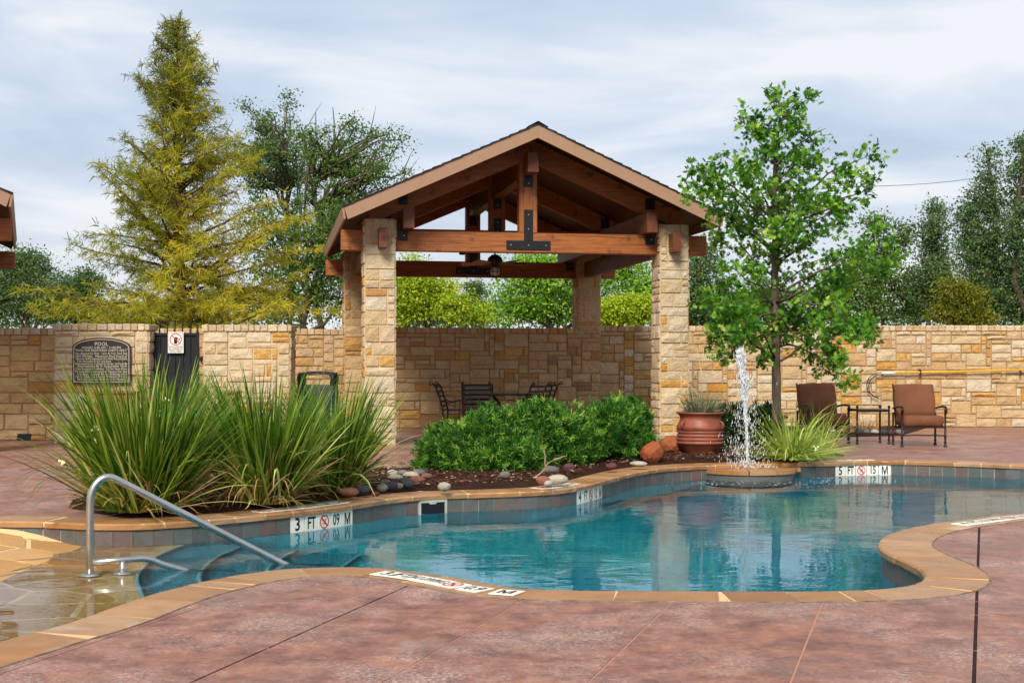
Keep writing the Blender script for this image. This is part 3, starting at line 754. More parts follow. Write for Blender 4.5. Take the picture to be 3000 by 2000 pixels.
# water: closed body, rippled face, absorbing volume
wp = [LIP.off(float(t_), 0.028) for t_ in np.arange(S_FAR0, S_END, 0.12)] + [Vector((-4.6, 3.4)), Vector((-6.2, 3.6)), Vector((-6.2, 10.5))]
Vw, Tw, Cw = cdt([wp]); kw = inside(Cw[:, 0], Cw[:, 1], wp); nW = len(Vw)
Tk = Tw[kw]; ec = {}
for t_ in Tk:
    for a, b in ((t_[0], t_[1]), (t_[1], t_[2]), (t_[2], t_[0])): ec[(a, b)] = 1
sd = [(a, b) for (a, b) in ec if (b, a) not in ec]
mb = MB(); mb.add([(a, b, WATER) for a, b in Vw] + [(a, b, -2.1) for a, b in Vw], [tuple(x) for x in Tk] + [tuple(int(y) + nW for y in reversed(x)) for x in Tk] + [(b, a, a + nW, b + nW) for a, b in sd])
def water_mat():
    m = bpy.data.materials.new("pool_water"); m.use_nodes = True; n, l = m.node_tree.nodes, m.node_tree.links; n.clear()
    out = n.new("ShaderNodeOutputMaterial"); tc = n.new("ShaderNodeTexCoord")
    def nz(scale, st, det, dist=0.0):
        mp = n.new("ShaderNodeMapping"); mp.inputs["Scale"].default_value = st; mp.inputs["Rotation"].default_value = (0, 0, 0.2); l.new(tc.outputs["Object"], mp.inputs[0])
        t_ = n.new("ShaderNodeTexNoise"); t_.inputs["Scale"].default_value = scale; t_.inputs["Detail"].default_value = det; t_.inputs["Distortion"].default_value = dist; l.new(mp.outputs[0], t_.inputs["Vector"]); return t_.outputs["Fac"]
    a = nz(1.4, (1, 1.3, 1), 2, 0.4); b = nz(5.0, (1, 1.8, 1), 2, 0.6); calm = nz(0.55, (1, 1, 1), 2)
    mr = n.new("ShaderNodeMapRange"); mr.inputs["From Min"].default_value = 0.38; mr.inputs["From Max"].default_value = 0.62; mr.inputs["To Min"].default_value = 0.25; mr.inputs["To Max"].default_value = 1.0; l.new(calm, mr.inputs["Value"])
    mu = n.new("ShaderNodeMath"); mu.operation = 'MULTIPLY'; l.new(b, mu.inputs[0]); mu.inputs[1].default_value = 0.34
    ad = n.new("ShaderNodeMath"); ad.operation = 'ADD'; l.new(a, ad.inputs[0]); l.new(mu.outputs[0], ad.inputs[1])
    m2 = n.new("ShaderNodeMath"); m2.operation = 'MULTIPLY'; l.new(ad.outputs[0], m2.inputs[0]); l.new(mr.outputs[0], m2.inputs[1])
    bp = n.new("ShaderNodeBump"); bp.inputs["Strength"].default_value = 1.0; bp.inputs["Distance"].default_value = WAVE; l.new(m2.outputs[0], bp.inputs["Height"])
    fr = n.new("ShaderNodeFresnel"); fr.inputs["IOR"].default_value = 1.33; l.new(bp.outputs[0], fr.inputs["Normal"])
    gl = n.new("ShaderNodeBsdfGlossy"); gl.inputs["Roughness"].default_value = 0.0; l.new(bp.outputs[0], gl.inputs["Normal"])
    tr = n.new("ShaderNodeBsdfRefraction"); tr.inputs["IOR"].default_value = 1.33; tr.inputs["Roughness"].default_value = 0.0; l.new(bp.outputs[0], tr.inputs["Normal"])
    mx = n.new("ShaderNodeMixShader"); l.new(fr.outputs[0], mx.inputs[0]); l.new(tr.outputs[0], mx.inputs[1]); l.new(gl.outputs[0], mx.inputs[2])
    l.new(mx.outputs[0], out.inputs["Surface"])
    va = n.new("ShaderNodeVolumeAbsorption"); va.inputs["Color"].default_value = (0.0, 0.83, 0.91, 1); va.inputs["Density"].default_value = 0.74
    l.new(va.outputs[0], out.inputs["Volume"]); return m
WAVE = 0.0075
structure(mb.build("pool_water", water_mat()))

# ------------------------------------------------------------------ fountain ledge and jet
fc = Vector((2.92, 16.72))
ledge = thing("fountain_ledge", "round amber stone ledge under the water jet at the pool edge", "ledge", (fc.x, fc.y, 0.0))
M_ledge = coping_mat()
prev = 0.0
for a0, a1 in ((186, 222), (222, 262), (262, 296), (296, 330), (330, 356)):
    n = 6; out_ = [(0.60 * math.cos(math.radians(a0 + 0.6 + (a1 - a0 - 1.2) * i / n)), 0.60 * math.sin(math.radians(a0 + 0.6 + (a1 - a0 - 1.2) * i / n))) for i in range(n + 1)]
    in_ = [(x * 0.16 / 0.6, y * 0.16 / 0.6) for x, y in reversed(out_)]
    MB().prism(out_ + in_, -0.100, -0.050).build("stone", M_ledge, ledge)
MB().prism([(0.66 * math.cos(math.radians(a)), 0.66 * math.sin(math.radians(a)) * (0.88)) for a in range(0, 181, 15)], -0.100, -0.051).build("stone", M_ledge, ledge)
MB().lathe([(0.155, -0.051), (0.0, -0.051)], 20).build("stone", M_ledge, ledge)
MB().lathe([(0.58, -0.105), (0.58, -0.9)], 40).build("tiled_base", M_tile, ledge)
MB().lathe([(0.025, -0.05), (0.025, -0.03), (0.012, -0.025), (0.0, -0.025)], 12).build("nozzle", M_steel, ledge)
jm = bpy.data.materials.new("falling_water"); jm.use_nodes = True; _p = jm.node_tree.nodes["Principled BSDF"]
_p.inputs["Base Color"].default_value = (0.93, 0.95, 0.97, 1); _p.inputs["Roughness"].default_value = 0.12; _p.inputs["Transmission Weight"].default_value = 0.5; _p.inputs["IOR"].default_value = 1.33
_nz = jm.node_tree.nodes.new("ShaderNodeTexNoise"); _nz.inputs["Scale"].default_value = 60; _bp = jm.node_tree.nodes.new("ShaderNodeBump"); _bp.inputs["Strength"].default_value = 0.6
jm.node_tree.links.new(_nz.outputs["Fac"], _bp.inputs["Height"]); jm.node_tree.links.new(_bp.outputs[0], _p.inputs["Normal"])
jet = thing("fountain_jet", "tall white jet of water rising from the stone ledge", "fountain", (fc.x, fc.y, -0.05))
jr = random.Random(5)
def drop(mb, c, r, l, lean=(0, 0)):
    x, y, z = c; n = 5
    vs = [(x + lean[0] * l, y + lean[1] * l, z + l)] + [(x + r * math.cos(2 * math.pi * i / n), y + r * math.sin(2 * math.pi * i / n), z + l * 0.1) for i in range(n)] + [(x, y, z - r)]
    mb.add(vs, [(0, 1 + i, 1 + (i + 1) % n) for i in range(n)] + [(n + 1, 1 + (i + 1) % n, 1 + i) for i in range(n)], True)
HJ = 1.44; LX = -0.11
mb = MB()
for s_ in range(5):
    ph = jr.uniform(0, 6); pth = []; rd = []
    for i in range(26):
        w = i / 25; z = w * HJ * 0.97; pth.append((LX * w * w + 0.010 * math.sin(ph + z * 9) * (0.4 + w), 0.010 * math.cos(ph * 2 + z * 8) * (0.4 + w), z)); rd.append((0.007 + 0.007 * w) * jr.uniform(0.75, 1.25))
    mb.tube(pth, rd, 6)
mb.build("water_column", jm, jet)
mb = MB()
for i in range(800):
    w = jr.random() ** 0.75; z = HJ * w; sp = 0.010 + 0.055 * max(0, (w - 0.35)) * (1.25 - w) * 2.2
    a = jr.uniform(0, 6.28); q = abs(jr.gauss(0, 1)) * sp
    drop(mb, (LX * w * w + math.cos(a) * q + 0.02 * (w > 0.6), math.sin(a) * q, z + jr.uniform(-0.03, 0.02)), jr.uniform(0.003, 0.009), jr.uniform(0.03, 0.10))
for i in range(260):          # head of the jet
    a = jr.uniform(0, 6.28); q = abs(jr.gauss(0, 0.016)); z = HJ - abs(jr.gauss(0, 0.10))
    drop(mb, (LX + math.cos(a) * q, math.sin(a) * q, z), jr.uniform(0.005, 0.012), jr.uniform(0.02, 0.06))
mb.build("droplets", jm, jet, kind="stuff")
mb = MB()
for i in range(700):          # falling spray and splash crown
    z = jr.random() ** 1.3 * 1.15; q = jr.gauss(0.0, 0.09 + 0.05 * (1.15 - z)); 
    drop(mb, (LX * 0.5 + 0.03 + q, jr.gauss(0, 0.1), z), jr.uniform(0.002, 0.006), jr.uniform(0.012, 0.06))
for i in range(420):
    a = jr.uniform(0, 6.28); q = abs(jr.gauss(0, 0.17)); drop(mb, (math.cos(a) * q, math.sin(a) * q * 0.8, abs(jr.gauss(0, 0.035)) * (1.2 - min(q, 0.4) * 2)), jr.uniform(0.003, 0.009), jr.uniform(0.006, 0.03))
mb.build("spray", jm, jet, kind="stuff")
mb = MB()
for i in range(260):          # bubbles and rings of foam on the water round the ledge
    a = jr.uniform(math.pi * 0.92, math.pi * 2.1); q = 0.62 + abs(jr.gauss(0, 0.55)); x, y = math.cos(a) * q * 1.3, math.sin(a) * q
    if y > -0.15 and abs(x) < 0.7: continue
    mb.lathe([(jr.uniform(0.003, 0.010), -0.128), (0.003, -0.125), (0.0, -0.124)], 6, (x, y, 0))
mb.build("foam", jm, jet, kind="stuff")
# ------------------------------------------------------------------ masonry
def stone_mesh(w, h, rng, gap=0.010, prot=0.022, depth=0.02):
    w2, h2 = w / 2 - gap / 2, h / 2 - gap / 2; nx = 3 if w > 0.26 else 2; nz = 2
    vs, fs = [], []
    n_x, n_z = nx + 1, nz + 1
    for j in range(n_z):
        for i in range(n_x):
            x = -w2 + 0.008 + (2 * w2 - 0.016) * i / nx; z = -h2 + 0.008 + (2 * h2 - 0.016) * j / nz
            e = (0 < i < nx) and (0 < j < nz); y = -prot * (rng.uniform(0.55, 0.8) if not e else rng.uniform(0.75, 1.35))
            vs.append((x + rng.uniform(-0.004, 0.004), y, z + rng.uniform(-0.003, 0.003)))
    for j in range(nz):
        for i in range(nx): a = j * n_x + i; fs.append((a, a + 1, a + n_x + 1, a + n_x))
    ringi = [i for i in range(n_x)] + [j * n_x + nx for j in range(1, n_z)] + [nz * n_x + i for i in range(nx - 1, -1, -1)] + [j * n_x for j in range(nz - 1, 0, -1)]
    b = len(vs)
    for i in ringi:
        x, y, z = vs[i]; vs.append((max(-w2, min(w2, x + math.copysign(0.008, x) if abs(abs(x) - w2 + 0.008) < 0.006 else x)), depth, max(-h2, min(h2, z + math.copysign(0.008, z) if abs(abs(z) - h2 + 0.008) < 0.006 else z))))
    m = len(ringi)
    for k in range(m): fs.append((ringi[k], b + k, b + (k + 1) % m, ringi[(k + 1) % m]))
    return MB().add(vs, fs).mesh("stone")
def pick(rng, mats):
    r = rng.random(); acc = 0
    for m, p in mats:
        acc += p
        if r < acc: return m
    return mats[0][0]
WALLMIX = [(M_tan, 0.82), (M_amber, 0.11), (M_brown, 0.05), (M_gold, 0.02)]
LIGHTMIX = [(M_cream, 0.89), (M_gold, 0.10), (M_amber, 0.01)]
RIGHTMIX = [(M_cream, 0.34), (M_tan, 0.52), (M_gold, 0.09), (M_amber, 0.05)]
SZ = [(3, 2), (4, 2), (5, 2), (6, 2), (4, 2), (5, 2), (3, 1), (4, 1), (5, 1), (5, 3), (4, 3), (2, 2)]
def face_stones(parent, W, H, x0, y, z0, rng, mats, rz=0.0, org=(0, 0), cell=(0.098, 0.088), sizes=SZ):
    """stones laid on one face; the face runs along local x from x0, its outside toward -y, turned by rz about org"""
    for (a, b, w, h) in ashlar(W, H, cell[0], cell[1], sizes, rng):
        me = stone_mesh(w, h, rng, 0.012, rng.uniform(0.014, 0.038))
        lx, ly = x0 + a + w / 2, y; c, s_ = math.cos(rz), math.sin(rz)
        obj("stone", me, pick(rng, mats), parent, (org[0] + lx * c - ly * s_, org[1] + lx * s_ + ly * c, z0 + b + h / 2), rz)
def cap_blocks(parent, L, T_, z, hgt, rng, mats, over=0.03, wid=0.13):
    cp = MB().box((L / 2, 0, z + hgt / 2 - 0.006), (L - 0.01, T_, hgt - 0.012)).build("coping", M_mortar, parent)
    x = 0.0
    while x < L - 0.02:
        w = min(wid * rng.uniform(0.75, 1.3), L - x)
        if L - x - w < 0.05: w = L - x
        me = MB().box((0, 0, 0), (w - 0.009, T_ + 2 * over + rng.uniform(-0.012, 0.012), hgt + rng.uniform(-0.008, 0.006)), bev=0.008).mesh("block")
        obj("block", me, pick(rng, mats), cp, (x + w / 2, 0, z + hgt / 2)); x += w
def wall(name, label, a, b, H, T_, mats, seed, capmats, cap=0.11, group=None, ext=0.0):
    a, b = Vector(a), Vector(b); L = (b - a).length; rz = math.atan2((b - a).y, (b - a).x); rng = random.Random(seed)
    t = thing(name, label, "wall", (a.x, a.y, 0), rz, group)
    MB().box((L / 2, T_ / 2, (H - cap) / 2), (L + 2 * ext, T_, H - cap)).build("core", M_mortar_dark, t)
    face_stones(t, L + 2 * ext, H - cap, -ext, -0.002, 0, rng, mats)
    cpm = MB().box((L / 2, T_ / 2, H - cap / 2 - 0.006), (L - 0.01, T_, cap - 0.012)).build("coping", M_mortar_dark, t)
    x = 0.0
    while x < L - 0.02:
        w = min(0.14 * rng.uniform(0.7, 1.3), L - x)
        if L - x - w < 0.06: w = L - x
        me = MB().box((0, 0, 0), (w - 0.010, T_ + 0.06 + rng.uniform(-0.015, 0.015), cap + rng.uniform(-0.008, 0.008)), bev=0.009).mesh("block")
        obj("block", me, pick(rng, capmats), cpm, (x + w / 2, T_ / 2, H - cap / 2)); x += w
    return t, L, rz
GA = Vector((-2.05, 20.75)); W_G, L_G = 4.65, 5.83      # pavilion: front left column centre, width, length
RL = GA + ka * L_G; RR = RL + kb * W_G
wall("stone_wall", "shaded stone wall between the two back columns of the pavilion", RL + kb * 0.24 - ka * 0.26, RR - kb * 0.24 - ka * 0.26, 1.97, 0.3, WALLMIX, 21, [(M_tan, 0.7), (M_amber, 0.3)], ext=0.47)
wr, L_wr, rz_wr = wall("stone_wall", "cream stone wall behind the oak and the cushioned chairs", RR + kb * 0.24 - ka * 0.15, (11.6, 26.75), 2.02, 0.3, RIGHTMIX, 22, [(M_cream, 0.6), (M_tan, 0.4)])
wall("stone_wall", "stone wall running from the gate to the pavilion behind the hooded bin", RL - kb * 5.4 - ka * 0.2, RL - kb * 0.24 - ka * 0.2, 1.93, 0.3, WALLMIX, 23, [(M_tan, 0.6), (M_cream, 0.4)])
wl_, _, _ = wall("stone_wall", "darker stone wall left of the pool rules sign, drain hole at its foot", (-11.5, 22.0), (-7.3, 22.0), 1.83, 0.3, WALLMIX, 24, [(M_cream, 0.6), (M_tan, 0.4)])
MB().box((11.5 + (72 - 1500) * 22 / F, -0.022, 0.06), (0.22, 0.03, 0.10)).build("drain_hole_dark", M_black, wl_)  # solid black block stands in for the shade inside the hole
def pier(label, x0, x1, d, H, seed):
    L = x1 - x0; rng = random.Random(seed); T_ = 0.45
    t = thing("gate_pier", label, "pier", (x0, d, 0), 0.0, "stone piers beside the gate")
    MB().box((L / 2, T_ / 2, (H - 0.1) / 2), (L, T_, H - 0.1)).build("core", M_mortar, t)
    face_stones(t, L, H - 0.1, 0, -0.002, 0, rng, LIGHTMIX)
    face_stones(t, T_, H - 0.1, 0, 0.002, 0, rng, LIGHTMIX, math.pi / 2, (L, 0)); face_stones(t, T_, H - 0.1, 0, 0.002, 0, rng, LIGHTMIX, -math.pi / 2, (0, T_))
    cpm = MB().box((L / 2, T_ / 2, H - 0.056), (L, T_, 0.088)).build("coping", M_mortar, t); x = -0.03
    while x < L + 0.02:
        w = min(0.125 * rng.uniform(0.7, 1.3), L + 0.03 - x)
        if L + 0.03 - x - w < 0.05: w = L + 0.03 - x
        obj("block", MB().box((0, 0, 0), (w - 0.009, T_ + 0.08 + rng.uniform(-0.012, 0.012), 0.1 + rng.uniform(-0.006, 0.006)), bev=0.009).mesh("block"), M_cream, cpm, (x + w / 2, T_ / 2, H - 0.05)); x += w
    return t
DP = 21.0
pier("cream stone pier carrying the dark pool rules sign", (160 - CX) * DP / F, (434 - CX) * DP / F, DP, 1.865, 31)
pier("cream stone pier between the black gate and the hooded bin", (597 - CX) * DP / F, (850 - CX) * DP / F, DP, 1.85, 32)

# pool rules sign
sx0, sx1 = (213 - CX) * 20.95 / F, (384 - CX) * 20.95 / F; sz0, sz1, sz2 = P(0, 1123, 20.95).z, P(0, 1018, 20.95).z, P(0, 989, 20.95).z
scx, sw = (sx0 + sx1) / 2, (sx1 - sx0)
sign = thing("pool_rules_sign", "dark brown arched pool rules sign with pale lettering", "sign", (scx, 20.945, 0))
def arch(k):
    w = sw / 2 - k; h0, h1, h2 = sz0 + k, sz1 - k * 0.3, sz2 - k
    return [(-w, h0), (w, h0), (w, h1)] + [(w * math.cos(a), h1 + (h2 - h1) * math.sin(a)) for a in [math.pi * i / 16 for i in range(1, 16)]] + [(-w, h1)]
M_signb = plain("sign_bronze", srgb(52, 42, 40), 0.5, 0.3, var=0.1); M_signp = plain("sign_pale_letters", srgb(206, 198, 178), 0.5, 0.3, var=0.03)
MB().extr([(p_[0], p_[1]) for p_ in arch(0)], 'y', -0.02, 0.03).build("board", M_signb, sign)
o_, i_ = arch(0.022), arch(0.030); n = len(o_)
MB().add([(x, -0.0225, z) for x, z in o_] + [(x, -0.0225, z) for x, z in i_], [(i, (i + 1) % n, n + (i + 1) % n, n + i) for i in range(n)]).build("border_line", M_signp, sign)
lines = [("POOL", 345, 0.085, 'C', 0), ("HOURS: 6:00 AM - 11:00 PM", 385, 0.054, 'C', 0), ("POOL FOR REGISTERED GUESTS ONLY", 417, 0.054, 'C', 0),
         ("No Lifeguard On Duty.  Swim At Your Own Risk", 452, 0.054, 'L', 482), ("NO DIVING.  Maximum Pool Depth 6'", 484, 0.054, 'L', 482), ("Owners & Management Are Not Responsible", 512, 0.054, 'L', 482),
         ("For Accidents Or Injuries", 541, 0.054, 'L', 500), ("Non-Swimmers & Children Under 14 Must Be", 570, 0.054, 'L', 482), ("Accompanied By A Responsible Adult", 597, 0.054, 'L', 500),
         ("Glass Containers Prohibited.  Do Not Swim Alone.", 628, 0.054, 'L', 482), ("Persons With Communicable Diseases Shall Not", 660, 0.054, 'L', 482), ("Use Pool.  Shower Before Entering Pool.", 689, 0.054, 'L', 500),
         ("Persons Under The Influence Of Alcohol Or Drugs", 718, 0.054, 'L', 482), ("Shall Not Use Pool.  No Running Or Horseplay", 748, 0.054, 'L', 500)]
for txt, zy, sz, al, zx in lines:
    zz = P(0, 920 + zy * 0.2551, 20.95).z; x = 0.0 if al == 'C' else (100 + zx * 0.2551 - CX) * 20.95 / F - scx
    me = text_mesh(txt, sz * 0.94, 0.0, 'CENTER' if al == 'C' else 'LEFT')
    xs = [v.co.x for v in me.vertices]; wid = (max(xs) - min(xs)) or 1; lim = (sw - 0.12) if al == 'C' else (sw / 2 - 0.055 - x); k = min(1.0, lim / wid)
    me.transform(Matrix(((k, 0, 0, x), (0, 0, 1, -0.0222), (0, 1, 0, zz), (0, 0, 0, 1)))); obj("lettering", me, M_signp, sign)
for x, z in ((-sw / 2 + 0.045, sz1 - 0.02), (sw / 2 - 0.045, sz1 - 0.02), (-sw / 2 + 0.045, sz0 + 0.045), (sw / 2 - 0.045, sz0 + 0.045)):
    MB().lathe([(0.008, 0), (0.006, 0.005), (0, 0.006)], 8).build("screw", M_bolt, sign).matrix_local = Matrix.Translation((x, -0.02, z)) @ Matrix.Rotation(math.pi / 2, 4, 'X')

# gate
DG = 21.25; gx0, gx1 = (442 - CX) * DG / F, (583 - CX) * DG / F; gw = gx1 - gx0; gz = P(0, 975, DG).z
gate = thing("gate", "black metal gate with spear topped pickets between the stone piers", "gate", ((gx0 + gx1) / 2, DG, 0))
MB().box((0, 0.012, gz / 2 + 0.03), (gw - 0.06, 0.006, gz - 0.08)).build("panel", M_black, gate)
for x in (-gw / 2 + 0.02, gw / 2 - 0.02): MB().box((x, 0, gz / 2 + 0.02), (0.04, 0.04, gz)).build("stile", M_black, gate)
for z in (0.08, gz - 0.02): MB().box((0, 0, z), (gw - 0.082, 0.036, 0.04)).build("rail", M_black, gate)
for k, vtop in enumerate((946, 942, 939, 935, 939, 943, 948)):
    x = -gw / 2 + 0.02 + (gw - 0.04) * k / 6; zt = P(0, vtop, DG).z; mb = MB(); z0 = gz + 0.001
    mb.tube([(0, 0, z0), (0, 0, zt - 0.06)], 0.011, 6); mb.lathe([(0.011, zt - 0.075), (0.022, zt - 0.065), (0.011, zt - 0.055), (0.019, zt - 0.035), (0.0, zt)], 8)
    mb.build("picket", M_black, gate, (x, 0.0, 0))
for k in range(1, 6): MB().box((-gw / 2 + 0.02 + (gw - 0.04) * k / 6, -0.006, gz / 2 + 0.02), (0.018, 0.014, gz - 0.16)).build("bar", M_black, gate)
lat = MB().box((gw / 2 + 0.035, -0.03, P(0, 1052, DG).z), (0.06, 0.05, 0.07)).build("latch_box", M_black, gate); MB().tube([(gw / 2 + 0.05, -0.055, P(0, 1056, DG).z), (gw / 2 + 0.06, -0.09, P(0, 1062, DG).z), (gw / 2 + 0.08, -0.09, P(0, 1066, DG).z)], 0.010, 6).build("latch_handle", M_black, lat)
for z in (0.35, gz - 0.3): MB().tube([(-gw / 2 - 0.012, -0.02, z - 0.04), (-gw / 2 - 0.012, -0.02, z + 0.04)], 0.014, 8).build("hinge", M_black, gate)
# glassware sign on the gate
DS = 21.2; u0, u1, v0, v1 = 492, 538, 972, 1034; c = P((u0 + u1) / 2, (v0 + v1) / 2, DS); ws, hs = (u1 - u0) * DS / F, (v1 - v0) * DS / F
gs = thing("prohibition_sign", "small white no glassware sign with red ring on the gate", "sign", c)
MB().box((0, 0, 0), (ws, 0.006, hs), bev=0.0012).build("board", M_white, gs)
no_ring = MB(); n = 32; rr = ws * 0.385; zc = hs * 0.15
no_ring.add([(math.cos(a) * k, -0.0044, zc + math.sin(a) * k) for k in (rr, rr * 0.86) for a in [2 * math.pi * i / n for i in range(n)]], [(i, (i + 1) % n, n + (i + 1) % n, n + i) for i in range(n)])
q = rr * 0.64; e_ = rr * 0.055; no_ring.add([(-q - e_, -0.005, zc + q - e_), (-q + e_, -0.005, zc + q + e_), (q + e_, -0.005, zc - q + e_), (q - e_, -0.005, zc - q - e_)], [(0, 1, 2, 3)])
no_ring.build("prohibition_ring", M_red, gs)
MB().add([(x * rr, -0.0038, zc + z * rr) for x, z in ((-0.28, -0.72), (0.22, -0.72), (0.34, 0.34), (-0.30, 0.34))], [(0, 1, 2, 3)]).add([(x * rr, -0.0038, zc + z * rr) for x, z in ((0.38, 0.12), (0.72, 0.08), (0.58, -0.22))], [(0, 1, 2)]).build("glass_symbol", M_ink, gs)
o_ = [(-ws * 0.45, hs * 0.46), (ws * 0.45, hs * 0.46), (ws * 0.45, -hs * 0.16), (-ws * 0.45, -hs * 0.16)]; i_ = [(x * 0.975, z - 0.003 * (1 if z > 0 else -1)) for x, z in o_]
MB().add([(x, -0.0036, z) for x, z in o_ + i_], [(i, (i + 1) % 4, 4 + (i + 1) % 4, 4 + i) for i in range(4)]).build("border_line", M_ink, gs)
for k, txt in enumerate(("NO GLASSWARE", "ALLOWED IN", "POOL AREA")):
    me = text_mesh(txt, 0.036, 0.0006); xs = [v.co.x for v in me.vertices]; s_ = min(1, ws * 0.9 / (max(xs) - min(xs)))
    me.transform(Matrix(((s_, 0, 0, 0), (0, 0, 1, -0.0036), (0, 1, 0, -hs * 0.23 - k * hs * 0.10), (0, 0, 0, 1)))); obj("lettering", me, M_ink, gs)

# brown cabinets half hidden by the tall grass
M_cab = plain("brown_cabinet", srgb(132, 88, 62), 0.7, 0.2, var=0.15, scale=5)
def cabinet(u0, u1, vtop, d, label):
    c = P((u0 + u1) / 2, 1300, d); w = (u1 - u0) * d / F; h = P(0, vtop, d).z
    t = thing("storage_box", label, "box", (c.x, d, 0)); MB().box((0, 0.2, h / 2 - 0.02), (w, 0.4, h - 0.04), bev=0.01).build("body", M_cab, t); MB().box((0, 0.195, h - 0.018), (w + 0.04, 0.45, 0.036), bev=0.008).build("lid", M_cab, t)
    for s_ in (-1, 1): MB().box((s_ * w * 0.25, -0.008, h * 0.48), (w * 0.46, 0.016, h * 0.8)).build("door", M_cab, t)
cabinet(276, 388, 1146, 20.2, "brown box behind the tall grass, under the rules sign"); cabinet(640, 690, 1146, 20.2, "low brown box behind the grass, right of the gate")

# hooded bin
DBN = 21.6; uc = 925; bw = 110 * DBN / F; c = P(uc, 1300, DBN); zt = P(0, 1087, DBN).z
tb = thing("hooded_bin", "black hooded waste bin behind the tall grass beside the pavilion", "bin", (c.x, DBN, 0)); M_bin = plain("bin_plastic", srgb(26, 30, 36), 0.5, 0.4, var=0.12)
zm = P(0, 1128, DBN).z
MB().box((0, 0.25, zm / 2), (bw, 0.5, zm), bev=0.025).build("body", M_bin, tb)
for sx_ in (-1, 1):
    for y in (0.04, 0.46): MB().tube([(sx_ * (bw / 2 - 0.045), y, zm - 0.02), (sx_ * (bw / 2 - 0.03), y, zm + 0.12), (sx_ * (bw / 2 - 0.06), y, zt - 0.035)], 0.04, 8).build("hood_post", M_bin, tb)
pr = [(-bw / 2 + 0.02, zt - 0.07)] + [(-bw / 2 + 0.02 + (bw - 0.04) * i / 8, zt - 0.03 + 0.03 * math.sin(math.pi * i / 8)) for i in range(9)] + [(bw / 2 - 0.02, zt - 0.07), (bw * 0.28, zt - 0.055), (0, zt - 0.045), (-bw * 0.28, zt - 0.055)]
MB().extr(pr, 'y', 0.0, 0.5).build("hood", M_bin, tb)

# ------------------------------------------------------------------ pavilion
RZ = math.atan2(kb.y, kb.x)
pav = thing("pavilion", "timber pavilion on cream stone columns with a tan edged gable roof", "pavilion", (GA.x, GA.y, 0), RZ)
COLW, COLH = 0.46, 3.45
prng = random.Random(41)
SZC = [(2, 2), (3, 2), (4, 2), (2, 1), (3, 1), (4, 1), (2, 3), (4, 3), (3, 2), (4, 1), (1, 2)]
def column(x, y, mix):
    c = MB().box((0, 0, COLH / 2), (COLW, COLW, COLH)).build("column", M_mortar, pav, (x, y, 0))
    h = COLW / 2
    for rz, org in ((0, (-h, -h)), (math.pi / 2, (h, -h)), (math.pi, (h, h)), (-math.pi / 2, (-h, h))):
        z = 0.0
        while z < COLH - 0.01:
            h_ = prng.choice((0.12, 0.14, 0.17, 0.2, 0.22, 0.26)); h_ = COLH - z if COLH - z - h_ < 0.09 else h_
            k = prng.random(); sp_ = (0.34, 0.12) if k < 0.36 else ((0.12, 0.34) if k < 0.72 else ((0.22, 0.24) if k < 0.9 else (0.46,))); x_ = 0.0
            for w_ in sp_:
                cuts = [(0, h_)] if (h_ < 0.19 or prng.random() < (0.75 if w_ > 0.2 else 0.35)) else [(0, h_ * 0.5), (h_ * 0.5, h_ * 0.5)]
                for z0_, hh in cuts:
                    lx = x_ + w_ / 2; obj("stone", stone_mesh(w_, hh, prng, 0.012, prng.uniform(0.014, 0.036)), pick(prng, mix), c, (org[0] + lx * math.cos(rz), org[1] + lx * math.sin(rz), z + z0_ + hh / 2), rz)
                x_ += w_
            z += h_
    return c
for x in (0, W_G): column(x, 0, LIGHTMIX)
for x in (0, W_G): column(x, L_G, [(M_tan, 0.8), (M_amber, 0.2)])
TB0, TB1 = 2.98, 3.29          # tie beam
def beam(name, mat, c, size, bev=0.008): return MB().box(c, size, bev=bev).build(name, mat, pav)
def ends(y0, y1, x, z, w, h):
    for y in (y0, y1): MB().box((x, y, z), (w - 0.004, 0.006, h - 0.004), bev=0.002).build("end_grain", M_endgrain, pav)
for y in (0.0, L_G):
    beam("tie_beam", M_wood_x, (W_G / 2, y, (TB0 + TB1) / 2), (W_G + 1.16, 0.19, TB1 - TB0))
MID = L_G / 2
beam("tie_beam", M_wood_x, (W_G / 2, MID, 3.47), (W_G - 0.9, 0.17, 0.30))
for x in (0.03, W_G - 0.03):   # side plates through the columns
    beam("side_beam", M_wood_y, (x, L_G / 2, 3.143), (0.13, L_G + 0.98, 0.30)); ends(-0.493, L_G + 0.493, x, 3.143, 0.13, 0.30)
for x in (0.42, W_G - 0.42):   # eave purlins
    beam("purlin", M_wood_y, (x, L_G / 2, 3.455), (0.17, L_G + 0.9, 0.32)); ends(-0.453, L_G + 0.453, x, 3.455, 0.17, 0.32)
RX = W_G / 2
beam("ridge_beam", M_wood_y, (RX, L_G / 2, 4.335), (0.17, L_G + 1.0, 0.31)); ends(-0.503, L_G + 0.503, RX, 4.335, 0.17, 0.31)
def plate(c, size, bolts):
    p_ = MB().box(c, size, bev=0.003).build("steel_plate", M_plate, pav)
    for bx, bz in bolts: MB().box((bx, c[1] - size[1] / 2 - 0.004, bz), (0.018, 0.008, 0.018), bev=0.003).build("bolt", M_bolt, p_)
